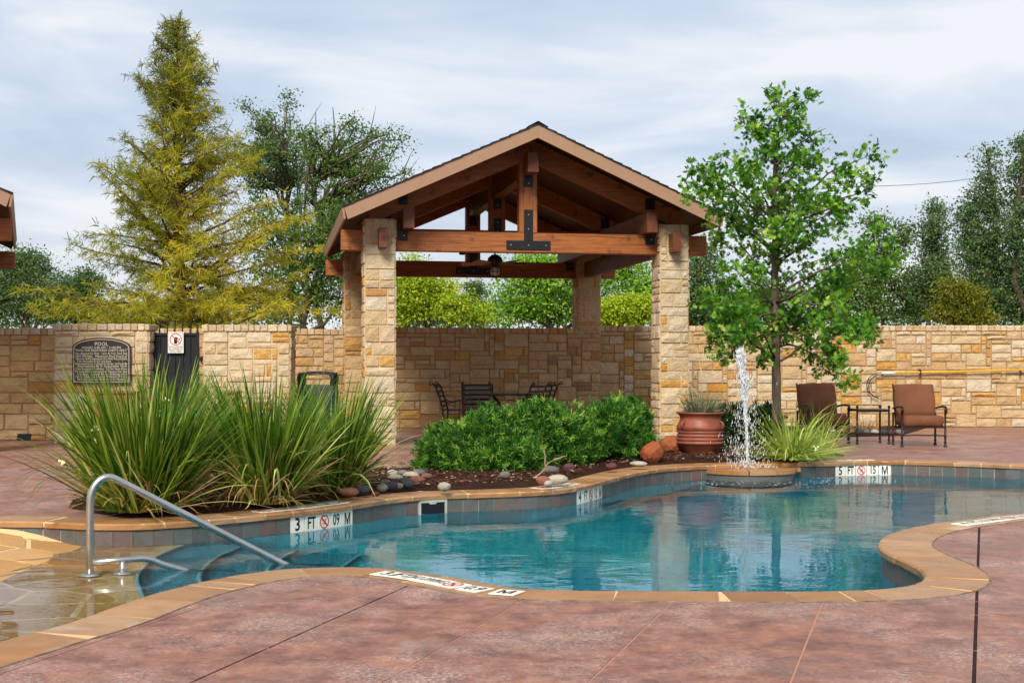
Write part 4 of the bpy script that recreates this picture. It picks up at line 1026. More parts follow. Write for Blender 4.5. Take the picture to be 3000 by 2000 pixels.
for y in (0.0, MID, L_G):
    zb = 3.622 if y == MID else TB1
    beam("king_post", M_wood_z, (RX, y, (zb + 4.62) / 2), (0.285, 0.20, 4.62 - zb))
    yf = y - 0.106
    plate((RX, yf, 4.09), (0.145, 0.012, 0.17), [(RX, 4.06)])
    if y == MID:
        plate((RX, yf, 3.62), (0.145, 0.012, 0.42), [(RX, 3.76), (RX, 3.6)])
    else:
        plate((RX, yf, TB1 + 0.1175), (0.14, 0.012, 0.485), [(RX, TB1 + 0.28), (RX, TB1 + 0.06)])
        plate((RX, yf - 0.001, TB0 + 0.115), (0.70, 0.012, 0.14), [(RX - 0.28, TB0 + 0.115), (RX, TB0 + 0.115), (RX + 0.28, TB0 + 0.115)])
        for x in (0.36, W_G - 0.36): plate((x, yf + 0.004, TB1 - 0.075), (0.15, 0.014, 0.16), [(x + 0.02, TB1 - 0.075)])
OV, OVR, EV = 0.85, 0.35, 0.58       # overhangs
ZE, ZR = 3.50, 4.80                  # roof deck underside at the eave edge and at the ridge
half = W_G / 2 + EV; slope = math.atan2(ZR - ZE, half); SLL = math.hypot(half, ZR - ZE)
def zroof(x): return ZR - (ZR - ZE) * abs(x - RX) / half
# rafters at each truss
for y in (0.0, MID, L_G):
    for s_ in (-1, 1):
        ex = half - 0.42; z_e = zroof(RX + ex)
        pr = [(RX, ZR - 0.03), (RX + s_ * ex, z_e - 0.03), (RX + s_ * ex, z_e - 0.25), (RX + s_ * (ex - 0.12), z_e - 0.31 + 0.05), (RX, ZR - 0.36)]
        MB().extr(pr, 'y', y - 0.085, y + 0.085).build("rafter", M_wood_x, pav)
    for s_ in (-1, 1):
        xx = RX + s_ * (RX - 0.36); MB().box((xx, y - 0.092, zroof(xx) - 0.14), (0.15, 0.012, 0.18)).build("steel_plate", M_plate, pav)
# soffit boards
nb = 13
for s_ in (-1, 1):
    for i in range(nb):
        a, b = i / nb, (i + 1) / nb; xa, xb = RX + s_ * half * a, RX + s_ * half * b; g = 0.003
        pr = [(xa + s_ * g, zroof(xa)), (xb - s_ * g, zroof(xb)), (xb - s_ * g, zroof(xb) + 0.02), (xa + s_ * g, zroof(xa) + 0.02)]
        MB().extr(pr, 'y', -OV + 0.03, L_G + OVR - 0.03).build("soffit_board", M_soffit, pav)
# roof slopes with shingle courses
roof = MB()
for s_ in (-1, 1):
    pr = [(RX, ZR + 0.022), (RX + s_ * half, ZE + 0.022), (RX + s_ * half, ZE + 0.05), (RX, ZR + 0.05)]; roof.extr(pr, 'y', -OV + 0.01, L_G + OVR - 0.01)
roof = roof.build("roof", M_shingle, pav)
nc = 20
for s_ in (-1, 1):
    for i in range(nc):
        a, b = i / nc, (i + 1) / nc; e2 = 0.03 if i == nc - 1 else 0.0; xa, xb = RX + s_ * half * a, RX + s_ * (half * b + e2); za, zb_ = zroof(xa) + 0.052, zroof(RX + s_ * half * b) + 0.052 - e2 * 0.45
        j = prng.uniform(-0.004, 0.004)
        pr = [(xa - s_ * 0.02, za + 0.004), (xb, zb_), (xb, zb_ + 0.022), (xa, za + 0.008)]; MB().extr(pr, 'y', -OV - 0.04 + j, L_G + OVR + 0.04).build("shingle_course", M_shingle, roof)
MB().extr([(RX - 0.16, ZR + 0.01), (RX, ZR + 0.085), (RX + 0.16, ZR + 0.01), (RX, ZR + 0.098)], 'y', -OV - 0.045, L_G + OVR + 0.045).build("ridge_cap", M_shingle, roof)
# fascia
FH = 0.20
for y, yo in ((-OV, -1), (L_G + OVR, 1)):
    for s_ in (-1, 1):
        pr = [(RX + s_ * 0.001, ZR + 0.045), (RX + s_ * half, ZE + 0.045), (RX + s_ * (half - 0.06), ZE + 0.045 - FH + 0.02), (RX + s_ * 0.001, ZR + 0.045 - FH)]
        MB().extr(pr, 'y', y - 0.018, y + 0.018).build("fascia", M_fascia, pav)
        pr = [(RX, ZR + 0.047), (RX + s_ * (half + 0.01), ZE + 0.047), (RX + s_ * (half + 0.01), ZE + 0.060), (RX, ZR + 0.060)]
        MB().extr(pr, 'y', y - 0.030 if yo < 0 else y + 0.0, y if yo < 0 else y + 0.03).build("drip_edge", M_drip, pav)
for s_ in (-1, 1):
    x = RX + s_ * half
    pr = [(x, ZE + 0.044), (x + s_ * 0.03, ZE + 0.042), (x + s_ * 0.0, ZE - FH + 0.07), (x - s_ * 0.03, ZE - FH + 0.07)]
    MB().extr(pr, 'y', -OV - 0.018, L_G + OVR + 0.018).build("fascia", M_fascia, pav)
# copy: the neighbouring pavilion whose roof corner shows beside the gate wall
cr = Vector((-6.80, 18.3)); R2 = math.radians(19.8)
loc_c = Vector((W_G + EV, -OV)); c2, s2 = math.cos(R2), math.sin(R2)
org = cr - Vector((loc_c.x * c2 - loc_c.y * s2, loc_c.x * s2 + loc_c.y * c2))
pav2 = copy_tree(pav, None, skip=("bolt",)); pav2.location = (org.x, org.y, 0); pav2.rotation_euler = (0, 0, R2)
tag(pav2, "neighbouring pavilion showing only its tan edged roof corner and beam end", "pavilion")

# ceiling fan
fd = 23.9; fp = P(1450, 1074, fd)
fan = thing("ceiling_fan", "dark ceiling fan with a caged lantern hanging in the pavilion", "fan", (fp.x, fd, 3.32))
M_bronze = plain("oiled_bronze", srgb(30, 24, 22), 0.45, 0.4, 0.5, var=0.2); M_blade = wood_mat("fan_blade_wood", srgb(140, 104, 80), srgb(176, 138, 110), (1, 6, 6))
MB().lathe([(0.0, 0.0), (0.07, 0.0), (0.06, -0.05), (0.015, -0.06), (0.015, -0.14)], 14).build("downrod", M_bronze, fan)
MB().lathe([(0.015, -0.13), (0.06, -0.14), (0.12, -0.19), (0.135, -0.24), (0.12, -0.30), (0.06, -0.34), (0.05, -0.36)], 18).build("motor", M_bronze, fan)
for k in range(5):
    a = 2 * math.pi * k / 5 + 0.35; m = Matrix.Rotation(math.radians(20), 4, 'X'); mb = MB()
    mb.add([m @ Vector(v) for v in [(0.16, -0.045, -0.007), (0.58, -0.075, -0.007), (0.62, -0.05, -0.007), (0.62, 0.05, -0.007), (0.58, 0.075, -0.007), (0.16, 0.045, -0.007)] + [(0.16, -0.045, 0.007), (0.58, -0.075, 0.004), (0.62, -0.05, 0.004), (0.62, 0.05, 0.007), (0.58, 0.075, 0.004), (0.16, 0.045, 0.004)]],
           [(5, 4, 3, 2, 1, 0), (6, 7, 8, 9, 10, 11)] + [(i, (i + 1) % 6, 6 + (i + 1) % 6, 6 + i) for i in range(6)])
    bl = mb.build("blade", M_blade, fan, (0, 0, -0.29), a); MB().box((0.13, 0, 0), (0.10, 0.03, 0.012)).build("blade_iron", M_bronze, bl)
gl = MB().lathe([(0.05, -0.36), (0.085, -0.40), (0.088, -0.44), (0.07, -0.49), (0.03, -0.52)], 16).build("lantern_glass", plain("frosted_glass", srgb(190, 186, 176), 0.25, 0.5, var=0.05), fan)
for k in range(6):
    a = math.pi * 2 * k / 6; MB().tube([(math.cos(a) * r, math.sin(a) * r, z) for r, z in ((0.055, -0.36), (0.094, -0.40), (0.096, -0.44), (0.078, -0.49), (0.035, -0.525))], 0.006, 5).build("cage_wire", M_bronze, gl)
MB().lathe([(0.096, -0.436), (0.10, -0.442), (0.096, -0.448)], 18).build("cage_ring", M_bronze, gl); MB().lathe([(0.0, -0.515), (0.05, -0.52), (0.045, -0.545), (0.0, -0.55)], 12).build("finial", M_bronze, fan)
# small loudspeaker on the back king post
spk = thing("loudspeaker", "small dark loudspeaker fixed to the rear king post of the pavilion", "speaker", (*(GA + kb * (RX - 0.22) + ka * (L_G - 0.1)), 3.55), RZ)
MB().box((0, 0, 0), (0.12, 0.14, 0.26), bev=0.02).build("cabinet", M_black, spk); MB().box((0, -0.072, 0), (0.09, 0.006, 0.21)).build("grille", M_bin, spk); MB().tube([(0.05, 0.04, 0.1), (0.04, 0.05, 0.3), (0.10, 0.06, 0.5)], 0.006, 5).build("cable", M_black, spk)
# ------------------------------------------------------------------ planting beds
def mulch_mat():
    m = Mat("bark_mulch", 0.95, 0.1); n = m.noise(70, 6, 0.75, (1, 2.2, 1)); c = m.ramp(n, [(0.3, srgb(34, 22, 18)), (0.55, srgb(74, 46, 34)), (0.75, srgb(112, 76, 56))]); m.color(c); m.bump(n, 1.0, 0.03); return m.m
M_mulch = mulch_mat()
def bed(front_u0, front_u1, v0, v1, back):
    t0, t1 = LIP.near(G(front_u0, v0)), LIP.near(G(front_u1, v1)); fr_ = [LIP.off(float(t), CW + 0.005, 0.25) for t in np.arange(t0, t1, 0.15)]
    return fr_ + [Vector((q.x, q.y)) for q in reversed([G(*b) for b in back])]
def soft(poly, k=2): return poly
main_bed = bed(330, 2470, 1535, 1352, [(200, 1488), (215, 1462), (330, 1436), (620, 1408), (900, 1392), (1090, 1382), (1210, 1371), (1290, 1350), (1500, 1328), (1800, 1315), (1960, 1311), (2090, 1306), (2250, 1303), (2400, 1314), (2475, 1335)])
wall_bed = [Vector((q.x, q.y)) for q in [G(2330, 1290), G(2400, 1281.5), G(2500, 1279.5), (G(2640, 1276))]] + [Vector((8.2, 26.6)), Vector((5.2, 26.7)), Vector((4.4, 23.5))]
def bed_mesh(poly, name, h, step=0.22):
    xs = [q.x for q in poly]; ys = [q.y for q in poly]; g = [Vector((x + R.uniform(-0.06, 0.06), y + R.uniform(-0.06, 0.06))) for x in np.arange(min(xs), max(xs), step) for y in np.arange(min(ys), max(ys), step)]
    k = inside([q.x for q in g], [q.y for q in g], poly); g = [q for q, kk in zip(g, k) if kk]
    V_, T_, C_ = cdt([poly], (), g); kk = inside(C_[:, 0], C_[:, 1], poly); pp = np.array([(q.x, q.y) for q in poly]); sg = np.roll(pp, -1, 0) - pp
    out = []
    for a, b in V_:
        q = np.array((a, b)) - pp; t = np.clip((q * sg).sum(1) / ((sg ** 2).sum(1) + 1e-12), 0, 1); d = np.min(np.hypot(*(q - sg * t[:, None]).T)); out.append((a, b, 0.006 + h * min(d / 0.35, 1) * (0.8 + 0.4 * R.random())))
    mb = MB(); mb.add(out, [tuple(x) for x in T_[kk]], True); return structure(mb.build(name, M_mulch)), g
mb1, gpts = bed_mesh(main_bed, "planting_bed", 0.06); mb2, gpts2 = bed_mesh(wall_bed, "wall_bed", 0.05, 0.4)
# loose chips, needles and leaf litter
def litter(poly, n, name, mat, L=(0.02, 0.06), wd=(0.004, 0.014), z=0.075, seed=1):
    r = np.random.default_rng(seed); xs = np.array([q.x for q in poly]); ys = np.array([q.y for q in poly]); px = r.uniform(xs.min(), xs.max(), n * 3); py = r.uniform(ys.min(), ys.max(), n * 3); k = inside(px, py, poly); px, py = px[k][:n], py[k][:n]; m = len(px)
    a = r.uniform(0, 2 * np.pi, m); l = r.uniform(*L, m); w = r.uniform(*wd, m); dx, dy = np.cos(a), np.sin(a); tz = r.uniform(-0.3, 0.3, m); z0 = z + r.uniform(-0.012, 0.02, m)
    c = np.stack([px, py, z0], 1); A = np.stack([dx, dy, tz], 1) * l[:, None]; S = np.stack([-dy, dx, r.uniform(-0.4, 0.4, m)], 1) * w[:, None]
    vs = np.stack([c - A - S, c + A - S, c + A + S, c - A + S], 1).reshape(-1, 3); fs = np.arange(4 * m).reshape(-1, 4)
    return obj(name, fast_mesh(name, vs, fs, mat, r.random(m)), None, None, kind="stuff")
M_chip = leaf_mat("bark_chips", [(0, srgb(46, 28, 22)), (0.5, srgb(98, 62, 44)), (0.85, srgb(140, 100, 74)), (1, srgb(188, 156, 122))], 0.0, 0.9)
o = litter(main_bed, 9000, "mulch_chips", M_chip, (0.008, 0.03), (0.003, 0.010), 0.068); tag(o, "brown bark mulch chips covering the planting bed", "mulch")

# ------------------------------------------------------------------ cobbles and boulders
def rock_mesh(r, seed, sub=2, rough=0.12, flat=0.7, facet=False):
    bm = bmesh.new(); bmesh.ops.create_icosphere(bm, subdivisions=sub, radius=1.0); rg = random.Random(seed); ax = [(Vector((rg.gauss(0, 1), rg.gauss(0, 1), rg.gauss(0, 1))).normalized(), rg.uniform(0.55, 0.9)) for _ in range(7 if facet else 3)]
    for v in bm.verts:
        p = v.co.copy()
        for n_, d_ in ax:
            k = p.dot(n_)
            if k > d_: p -= n_ * (k - d_) * (0.95 if facet else 0.5)
        p += Vector((rg.uniform(-1, 1), rg.uniform(-1, 1), rg.uniform(-1, 1))) * rough * 0.25
        v.co = Vector((p.x * r[0], p.y * r[1], p.z * r[2]))
    me = bpy.data.meshes.new("rock"); bm.to_mesh(me); bm.free()
    if not facet: me.polygons.foreach_set("use_smooth", [True] * len(me.polygons))
    return me
M_cob = {k: stone_mat("cobble_" + k, [(0, c1), (1, c2)], 0, 0.1) for k, c1, c2 in (("grey", srgb(120, 118, 112), srgb(140, 136, 128)), ("slate", srgb(82, 88, 94), srgb(70, 74, 80)), ("pink", srgb(168, 118, 98), srgb(150, 98, 80)), ("pale", srgb(206, 192, 172), srgb(190, 180, 162)), ("plum", srgb(118, 78, 80), srgb(104, 66, 70)), ("red", srgb(150, 72, 48), srgb(128, 60, 44)))}
def cobble(u, v, ru, rv, kind, label, grp="river cobbles in the planting beds", k=[0]):
    k[0] += 1; p = G(u, v, 0.05); s_ = p.y / F; w, h = ru * s_, rv * s_
    o = obj("cobble", rock_mesh((w, w * 0.75, h), 100 + k[0]), M_cob[kind], None, (p.x, p.y, 0.04 + h * 0.72), R.uniform(-0.5, 0.5)); tag(o, label, "cobble", grp); return o
for u, v, ru, rv, kd, lb in [(1020, 1448, 34, 15, "pink", "flat pinkish cobble on the coping side of the tall grass"), (1062, 1441, 26, 15, "slate", "dark slate cobble half under the right grass clump"),
        (1302, 1432, 22, 14, "pale", "pale rounded cobble alone beside the skimmer lid"), (1480, 1398, 18, 13, "grey", "single grey brown cobble under the front of the shrub"),
        (1590, 1415, 24, 15, "pink", "rust pink cobble touching the large pale cobble"), (1634, 1412, 32, 15, "pale", "largest pale oval cobble near the coping plate"), (1607, 1420, 14, 10, "pale", "small white cobble wedged beside the pink one"),
        (1610, 1384, 30, 14, "grey", "long grey cobble lying in mulch under the shrub"), (1667, 1379, 19, 15, "plum", "dark purple grey cobble under the shrub"), (1792, 1370, 19, 11, "plum", "maroon cobble at the coping where the pool wall bends"),
        (1870, 1362, 28, 9, "pale", "long pale stone at the coping left of the red boulders"), (1240, 1386, 20, 10, "slate", "small slate cobble left of the shrub"), (1100, 1449, 14, 8, "red", "small red cobble by the grass roots")]:
    cobble(u, v, ru, rv, kd, lb)
for i, (u, v, kd) in enumerate([(1130, 1418, "grey"), (1158, 1405, "pale"), (1185, 1413, "slate"), (1205, 1398, "pale"), (1222, 1412, "pink"), (1180, 1392, "grey"), (1145, 1428, "slate"), (1250, 1402, "pink"), (1120, 1434, "grey"), (1165, 1427, "grey"), (1195, 1424, "slate"), (1225, 1390, "grey"), (1150, 1392, "pale")]):
    cobble(u, v, R.uniform(17, 27), R.uniform(9, 13), kd, {"grey": "mid grey", "pale": "whitish", "slate": "dark slate", "pink": "pinkish"}[kd] + " cobble in the gravel patch between the tall grass and the shrub", "cobbles in the patch between grass and shrub")
for i, u in enumerate(range(2395, 2650, 24)):
    kd = ("grey", "slate", "pale", "pink", "pink", "slate", "grey", "pale", "slate", "plum", "grey")[i]
    p = G(u, 1274); o = obj("cobble", rock_mesh((0.085, 0.07, 0.055), 300 + i), M_cob[kd], None, (p.x, p.y, 0.05), R.uniform(-0.4, 0.4)); tag(o, {"grey": "mid grey", "pale": "whitish", "slate": "dark slate", "pink": "pinkish", "plum": "purple brown"}[kd] + " cobble in the edging row behind the side table, below the wall", "cobble", "cobbles edging the wall bed")
for i, u in enumerate(range(2100, 2420, 34)):
    p = G(u, 1345 - abs(u - 2250) * 0.02); 
    if u > 2340: o = obj("cobble", rock_mesh((0.075, 0.06, 0.045), 330 + i), M_cob["slate"], None, (p.x, p.y, 0.06)); tag(o, "dark cobble under the arching grass by the fountain", "cobble", "cobbles by the fountain grass")
M_boulder = stone_mat("red_sandstone", [(0, srgb(172, 98, 62)), (1, srgb(156, 80, 48))], 0, 0.15)
for u, v, ru, rv, sd_, lb in ((1912, 1340, 40, 36, 51, "squat red sandstone boulder with a flat broken face"), (1972, 1318, 42, 34, 57, "red sandstone boulder leaning against the clay pot")):
    p = G(u, v + 12, 0.03); s_ = p.y / F; o = obj("boulder", rock_mesh((ru * s_, ru * s_ * 0.9, rv * s_), sd_, 2, 0.10, facet=True), M_boulder, None, (p.x, p.y, 0.03 + rv * s_ * 0.75)); tag(o, lb, "boulder", "red boulders beside the clay pot")

# ------------------------------------------------------------------ clay pot
pp = G(2052, 1328, 0.05); dpt = pp.y; sc = dpt / F
pot = thing("clay_pot", "large reddish brown ribbed clay pot with spiky grass", "pot", (pp.x, dpt, 0.04))
M_clay = Mat("terracotta", 0.5, 0.4); _n = M_clay.noise(4, 5); M_clay.color(M_clay.ramp(_n, [(0.3, srgb(104, 52, 38)), (0.7, srgb(148, 82, 60))])); M_clay.bump(M_clay.noise(40, 4), 0.2, 0.01); M_clay = M_clay.m
Hp = (1328 - 1204) * sc
prof = [(0.20, 0.0), (0.21, 0.03), (0.23, 0.06), (0.265, 0.105), (0.285, 0.13)]
for z in (0.15, 0.20, 0.25, 0.30): prof += [(0.30, z), (0.317, z + 0.012), (0.312, z + 0.025), (0.300, z + 0.037)]
prof += [(0.318, 0.345), (0.312, 0.40), (0.285, 0.45), (0.268, 0.49), (0.272, 0.53), (0.30, 0.565), (0.318, 0.575), (0.316, 0.592), (0.285, 0.59), (0.262, 0.56), (0.255, 0.53)]
k = Hp / 0.592; prof = [(r, z * k) for r, z in prof]
MB().lathe(prof, 40).build("body", M_clay, pot); MB().lathe([(0.26, 0.535 * k), (0.0, 0.545 * k)], 24).build("soil", M_mulch, pot)
for a in (-35, 215): 
    ca, sa = math.cos(math.radians(a)), math.sin(math.radians(a)); MB().tube([(ca * (0.285 + 0.05 * math.sin(t)), sa * (0.285 + 0.05 * math.sin(t)), (0.41 + 0.05 * math.cos(t)) * k) for t in np.linspace(-0.3, math.pi + 0.3, 9)], 0.017, 7).build("lug", M_clay, pot)

# ------------------------------------------------------------------ grass clumps
def blades(name, n, length, spread, width, mat, rng, base_r=0.2, droop=1.0, lean=(0, 0), segs=7, up=0.35, tint_lo=0.0, tint_hi=1.0, flatten=1.0):
    ang = rng.uniform(0, 2 * np.pi, n); rr = base_r * np.sqrt(rng.random(n)); bx, by = rr * np.cos(ang), rr * np.sin(ang) * flatten
    a2 = ang + rng.normal(0, 0.5, n); tilt = np.clip(np.abs(rng.normal(0.12, spread, n)) + 0.35 * rr / max(base_r, 1e-3) * spread * 2, 0.02, 1.35); L = length * rng.uniform(0.30, 1.0, n) ** 0.7; dr = droop * rng.uniform(0.1, 1.0, n) ** 1.8
    w = width * rng.uniform(0.6, 1.25, n); tw = rng.uniform(0, np.pi, n)
    hx, hy = np.cos(a2) + lean[0], np.sin(a2) * flatten + lean[1]; q = np.hypot(hx, hy) + 1e-9; hx, hy = hx / q, hy / q
    P_ = np.stack([bx, by, np.zeros(n)], 1); pts_ = [P_.copy()]; th = tilt.copy()
    for s_ in range(segs):
        th = th + dr * (1.9 / segs) * (0.35 + 1.3 * s_ / segs); th = np.minimum(th, 2.75); st = L / segs
        P_ = P_ + np.stack([np.sin(th) * hx * st, np.sin(th) * hy * st, np.cos(th) * st], 1); P_[:, 2] = np.maximum(P_[:, 2], 0.01); pts_.append(P_.copy())
    C_ = np.stack(pts_, 1); sx, sy = -np.sin(a2 + tw * 0.5), np.cos(a2 + tw * 0.5); S = np.stack([sx, sy, 0.2 * np.sin(tw)], 1)
    prof_ = np.array([0.75, 1.0, 1.0, 0.95, 0.82, 0.62, 0.36, 0.06])[: segs + 1] if segs == 7 else np.linspace(1, 0.06, segs + 1)
    off = S[:, None, :] * (w[:, None, None] / 2) * prof_[None, :, None]; vs = np.concatenate([C_ - off, C_ + off], 1).reshape(-1, 3); m = segs + 1
    i = np.arange(segs); f1 = np.stack([i, i + 1, i + 1 + m, i + m], 1); fs = (f1[None] + (np.arange(n) * 2 * m)[:, None, None]).reshape(-1, 4)
    tint = np.repeat(rng.uniform(tint_lo, tint_hi, n), segs); return fast_mesh(name, vs, fs, mat, tint)
M_grass = leaf_mat("lily_grass", [(0, srgb(46, 78, 16)), (0.4, srgb(80, 114, 24)), (0.7, srgb(120, 146, 40)), (0.88, srgb(172, 182, 80)), (1, srgb(224, 218, 146))], 0.35, 0.4)
M_grass_y = leaf_mat("arching_grass", [(0, srgb(84, 116, 30)), (0.4, srgb(138, 164, 54)), (0.8, srgb(190, 202, 96)), (1, srgb(220, 222, 150))], 0.35, 0.4)
M_dry = leaf_mat("dry_blades", [(0, srgb(150, 104, 58)), (0.6, srgb(188, 146, 92)), (1, srgb(212, 186, 130))], 0.3, 0.6)
M_bud = plain("cream_blossom", srgb(226, 216, 170), 0.7, 0.2, var=0.08)
def clump(u, v, label, n, length, spread, base_r, seed, mat=M_grass, dry=40, buds=(), lean=(0, 0), width=0.021, droop=1.0, arch=0.28, name="grass_clump", grp="strappy grass clumps by the pool"):
    p = G(u, v, 0.05); rng = np.random.default_rng(seed); t = thing(name, label, "grass", (p.x, p.y, 0.045), 0.0, grp)
    obj("foliage", blades("foliage", int(n * (1 - arch)), length, spread, width, mat, rng, base_r, droop * 0.4, lean, tint_hi=0.86), None, t)
    obj("arching_leaves", blades("arching_leaves", int(n * arch), length * 0.85, spread * 1.7, width, mat, rng, base_r * 1.05, droop * 1.25, lean, tint_lo=0.25), None, t)
    if dry: obj("dry_leaves", blades("dry_leaves", dry, length * 0.6, spread * 2.2, width * 0.8, M_dry, rng, base_r, droop * 1.4, lean), None, t)
    for bx, by in buds:
        q = P(bx, by, p.y - 0.25); rel = q - Vector((p.x, p.y, 0.045)); mb = MB()
        for j in range(6): mb.lathe([(0.0, -0.012), (0.014, -0.004), (0.012, 0.008), (0.0, 0.014)], 6, (rel.x + R.gauss(0, 0.018), rel.y + R.gauss(0, 0.018), rel.z + R.gauss(0, 0.012)))
        st = mb.build("flower", M_bud, t); MB().tube([(0, 0, 0), (rel.x * 0.4, rel.y * 0.4, rel.z * 0.75), tuple(rel)], 0.003, 4).build("stalk", M_grass, st)
clump(415, 1490, "widest clump of tall strappy grass, nearest the handrail and deck", 900, 1.36, 0.24, 0.27, 61, buds=((280, 1253), (288, 1288), (178, 1358)), lean=(-0.12, 0), dry=180)
clump(500, 1440, "tall grass clump behind the widest one, in front of the black gate", 480, 1.30, 0.17, 0.24, 62, lean=(0.05, 0), buds=((488, 1172),), dry=70)
clump(780, 1470, "grass clump with dead brown leaves in the middle of the bed", 620, 1.27, 0.21, 0.19, 63, dry=230, lean=(0.02, 0))
clump(720, 1425, "grass clump behind the one with dead leaves, beside the low brown box", 380, 1.15, 0.24, 0.22, 64, dry=40)
clump(975, 1436, "grass clump in front of the left stone column beside the cobbles", 620, 1.22, 0.20, 0.19, 65, dry=110, lean=(0.0, 0))
clump(2315, 1338, "arching yellow green grass clump beside the fountain", 620, 1.0, 0.62, 0.16, 66, M_grass_y, 20, ((2385, 1312), (2393, 1314)), width=0.020, droop=1.45, arch=0.8)
clump(2395, 1322, "sparser wiry grass beside the arching clump by the fountain", 160, 0.95, 0.5, 0.15, 67, M_grass_y, 50, (), width=0.010, droop=1.2, arch=0.6)
M_blue = leaf_mat("blue_green_blades", [(0, srgb(70, 84, 58)), (0.6, srgb(112, 124, 90)), (1, srgb(150, 152, 116))], 0.25, 0.5)
me = blades("spiky_leaves", 320, 0.40, 0.42, 0.008, M_blue, np.random.default_rng(70), 0.17, 0.35, tint_hi=1.0); obj("spiky_leaves", me, None, pot, (0, 0, Hp * 0.93))
for x1, z1, mid in ((0.05, 1.02, -0.06), (-0.05, 0.90, 0.02), (-0.42, 0.32, -0.2), (-0.30, 0.55, -0.12)):
    MB().tube([(0.02, 0, Hp * 0.9), (0.02 + mid * 0.3, -0.02, Hp * 0.9 + z1 * 0.5), (x1, -0.05, Hp * 0.9 + z1)], [0.005, 0.004, 0.003], 5).build("dry_stalk", plain("dry_stalk", srgb(196, 172, 130), 0.8, 0.2), pot)

# ------------------------------------------------------------------ foliage helpers
def leaf_cloud(pos, size, tv, tf, rng, tint, axis=None, axis_jit=1.0, up=0.0):
    """one leaf template per position; tv (k,3): x across, y along the leaf, z out of its face"""
    n = len(pos); a = rng.normal(0, 1, (n, 3)) * axis_jit
    if axis is not None: a = a + axis
    a /= np.linalg.norm(a, axis=1)[:, None] + 1e-9; b = rng.normal(0, 1, (n, 3)); b[:, 2] += up; b -= a * (a * b).sum(1)[:, None]; b /= np.linalg.norm(b, axis=1)[:, None] + 1e-9; s_ = np.cross(a, b)
    size = np.broadcast_to(np.asarray(size, dtype=float), (n,))
    v = pos[:, None, :] + size[:, None, None] * (tv[None, :, 0:1] * s_[:, None] + tv[None, :, 1:2] * a[:, None] + tv[None, :, 2:3] * b[:, None]); k = len(tv)
    f = (np.asarray(tf)[None] + (np.arange(n) * k)[:, None, None]).reshape(-1, np.asarray(tf).shape[1]); return v.reshape(-1, 3), f, np.repeat(tint, len(tf))
KITE_V = np.array([(0, 0, 0), (-0.32, 0.45, 0.05), (0, 1, -0.06), (0.32, 0.45, 0.05)]); KITE_F = [(0, 1, 2, 3)]
NEED_V = np.array([(-0.07, 0, 0), (0.07, 0, 0), (0.05, 1, 0.05), (-0.05, 1, 0.05)]); NEED_F = [(0, 1, 2, 3)]
_lob = [(0.04, 0), (0.10, 0.22), (0.40, 0.18), (0.17, 0.40), (0.50, 0.55), (0.17, 0.66), (0.28, 0.88), (0, 1.0)]
LOBE_V = np.array([(0, 0.0, 0.03)] + [(x, y, 0.10 * abs(x)) for x, y in _lob] + [(-x, y, 0.10 * abs(x)) for x, y in _lob[-2::-1]]); LOBE_F = [(0, i, i + 1) for i in range(1, len(LOBE_V) - 1)]
LOBE_V[0] = (0, 0.45, 0.0)
def in_ball(n, rng, hollow=0.45):
    v = rng.normal(0, 1, (n, 3)); v /= np.linalg.norm(v, axis=1)[:, None]; return v * (hollow + (1 - hollow) * rng.random(n) ** 0.5)[:, None]
def wiggly(a, b, k, amp, rng, sag=0.0):
    a, b = np.array(a, float), np.array(b, float); L = np.linalg.norm(b - a); out = []
    ph = rng.normal(0, amp * L, (k + 1, 3)); ph[0] = 0; ph[-1] = 0
    for i in range(k + 1):
        w = i / k; p = a + (b - a) * w + ph[i] * math.sin(math.pi * w); p[2] += sag * L * math.sin(math.pi * w); out.append(p)
    return out

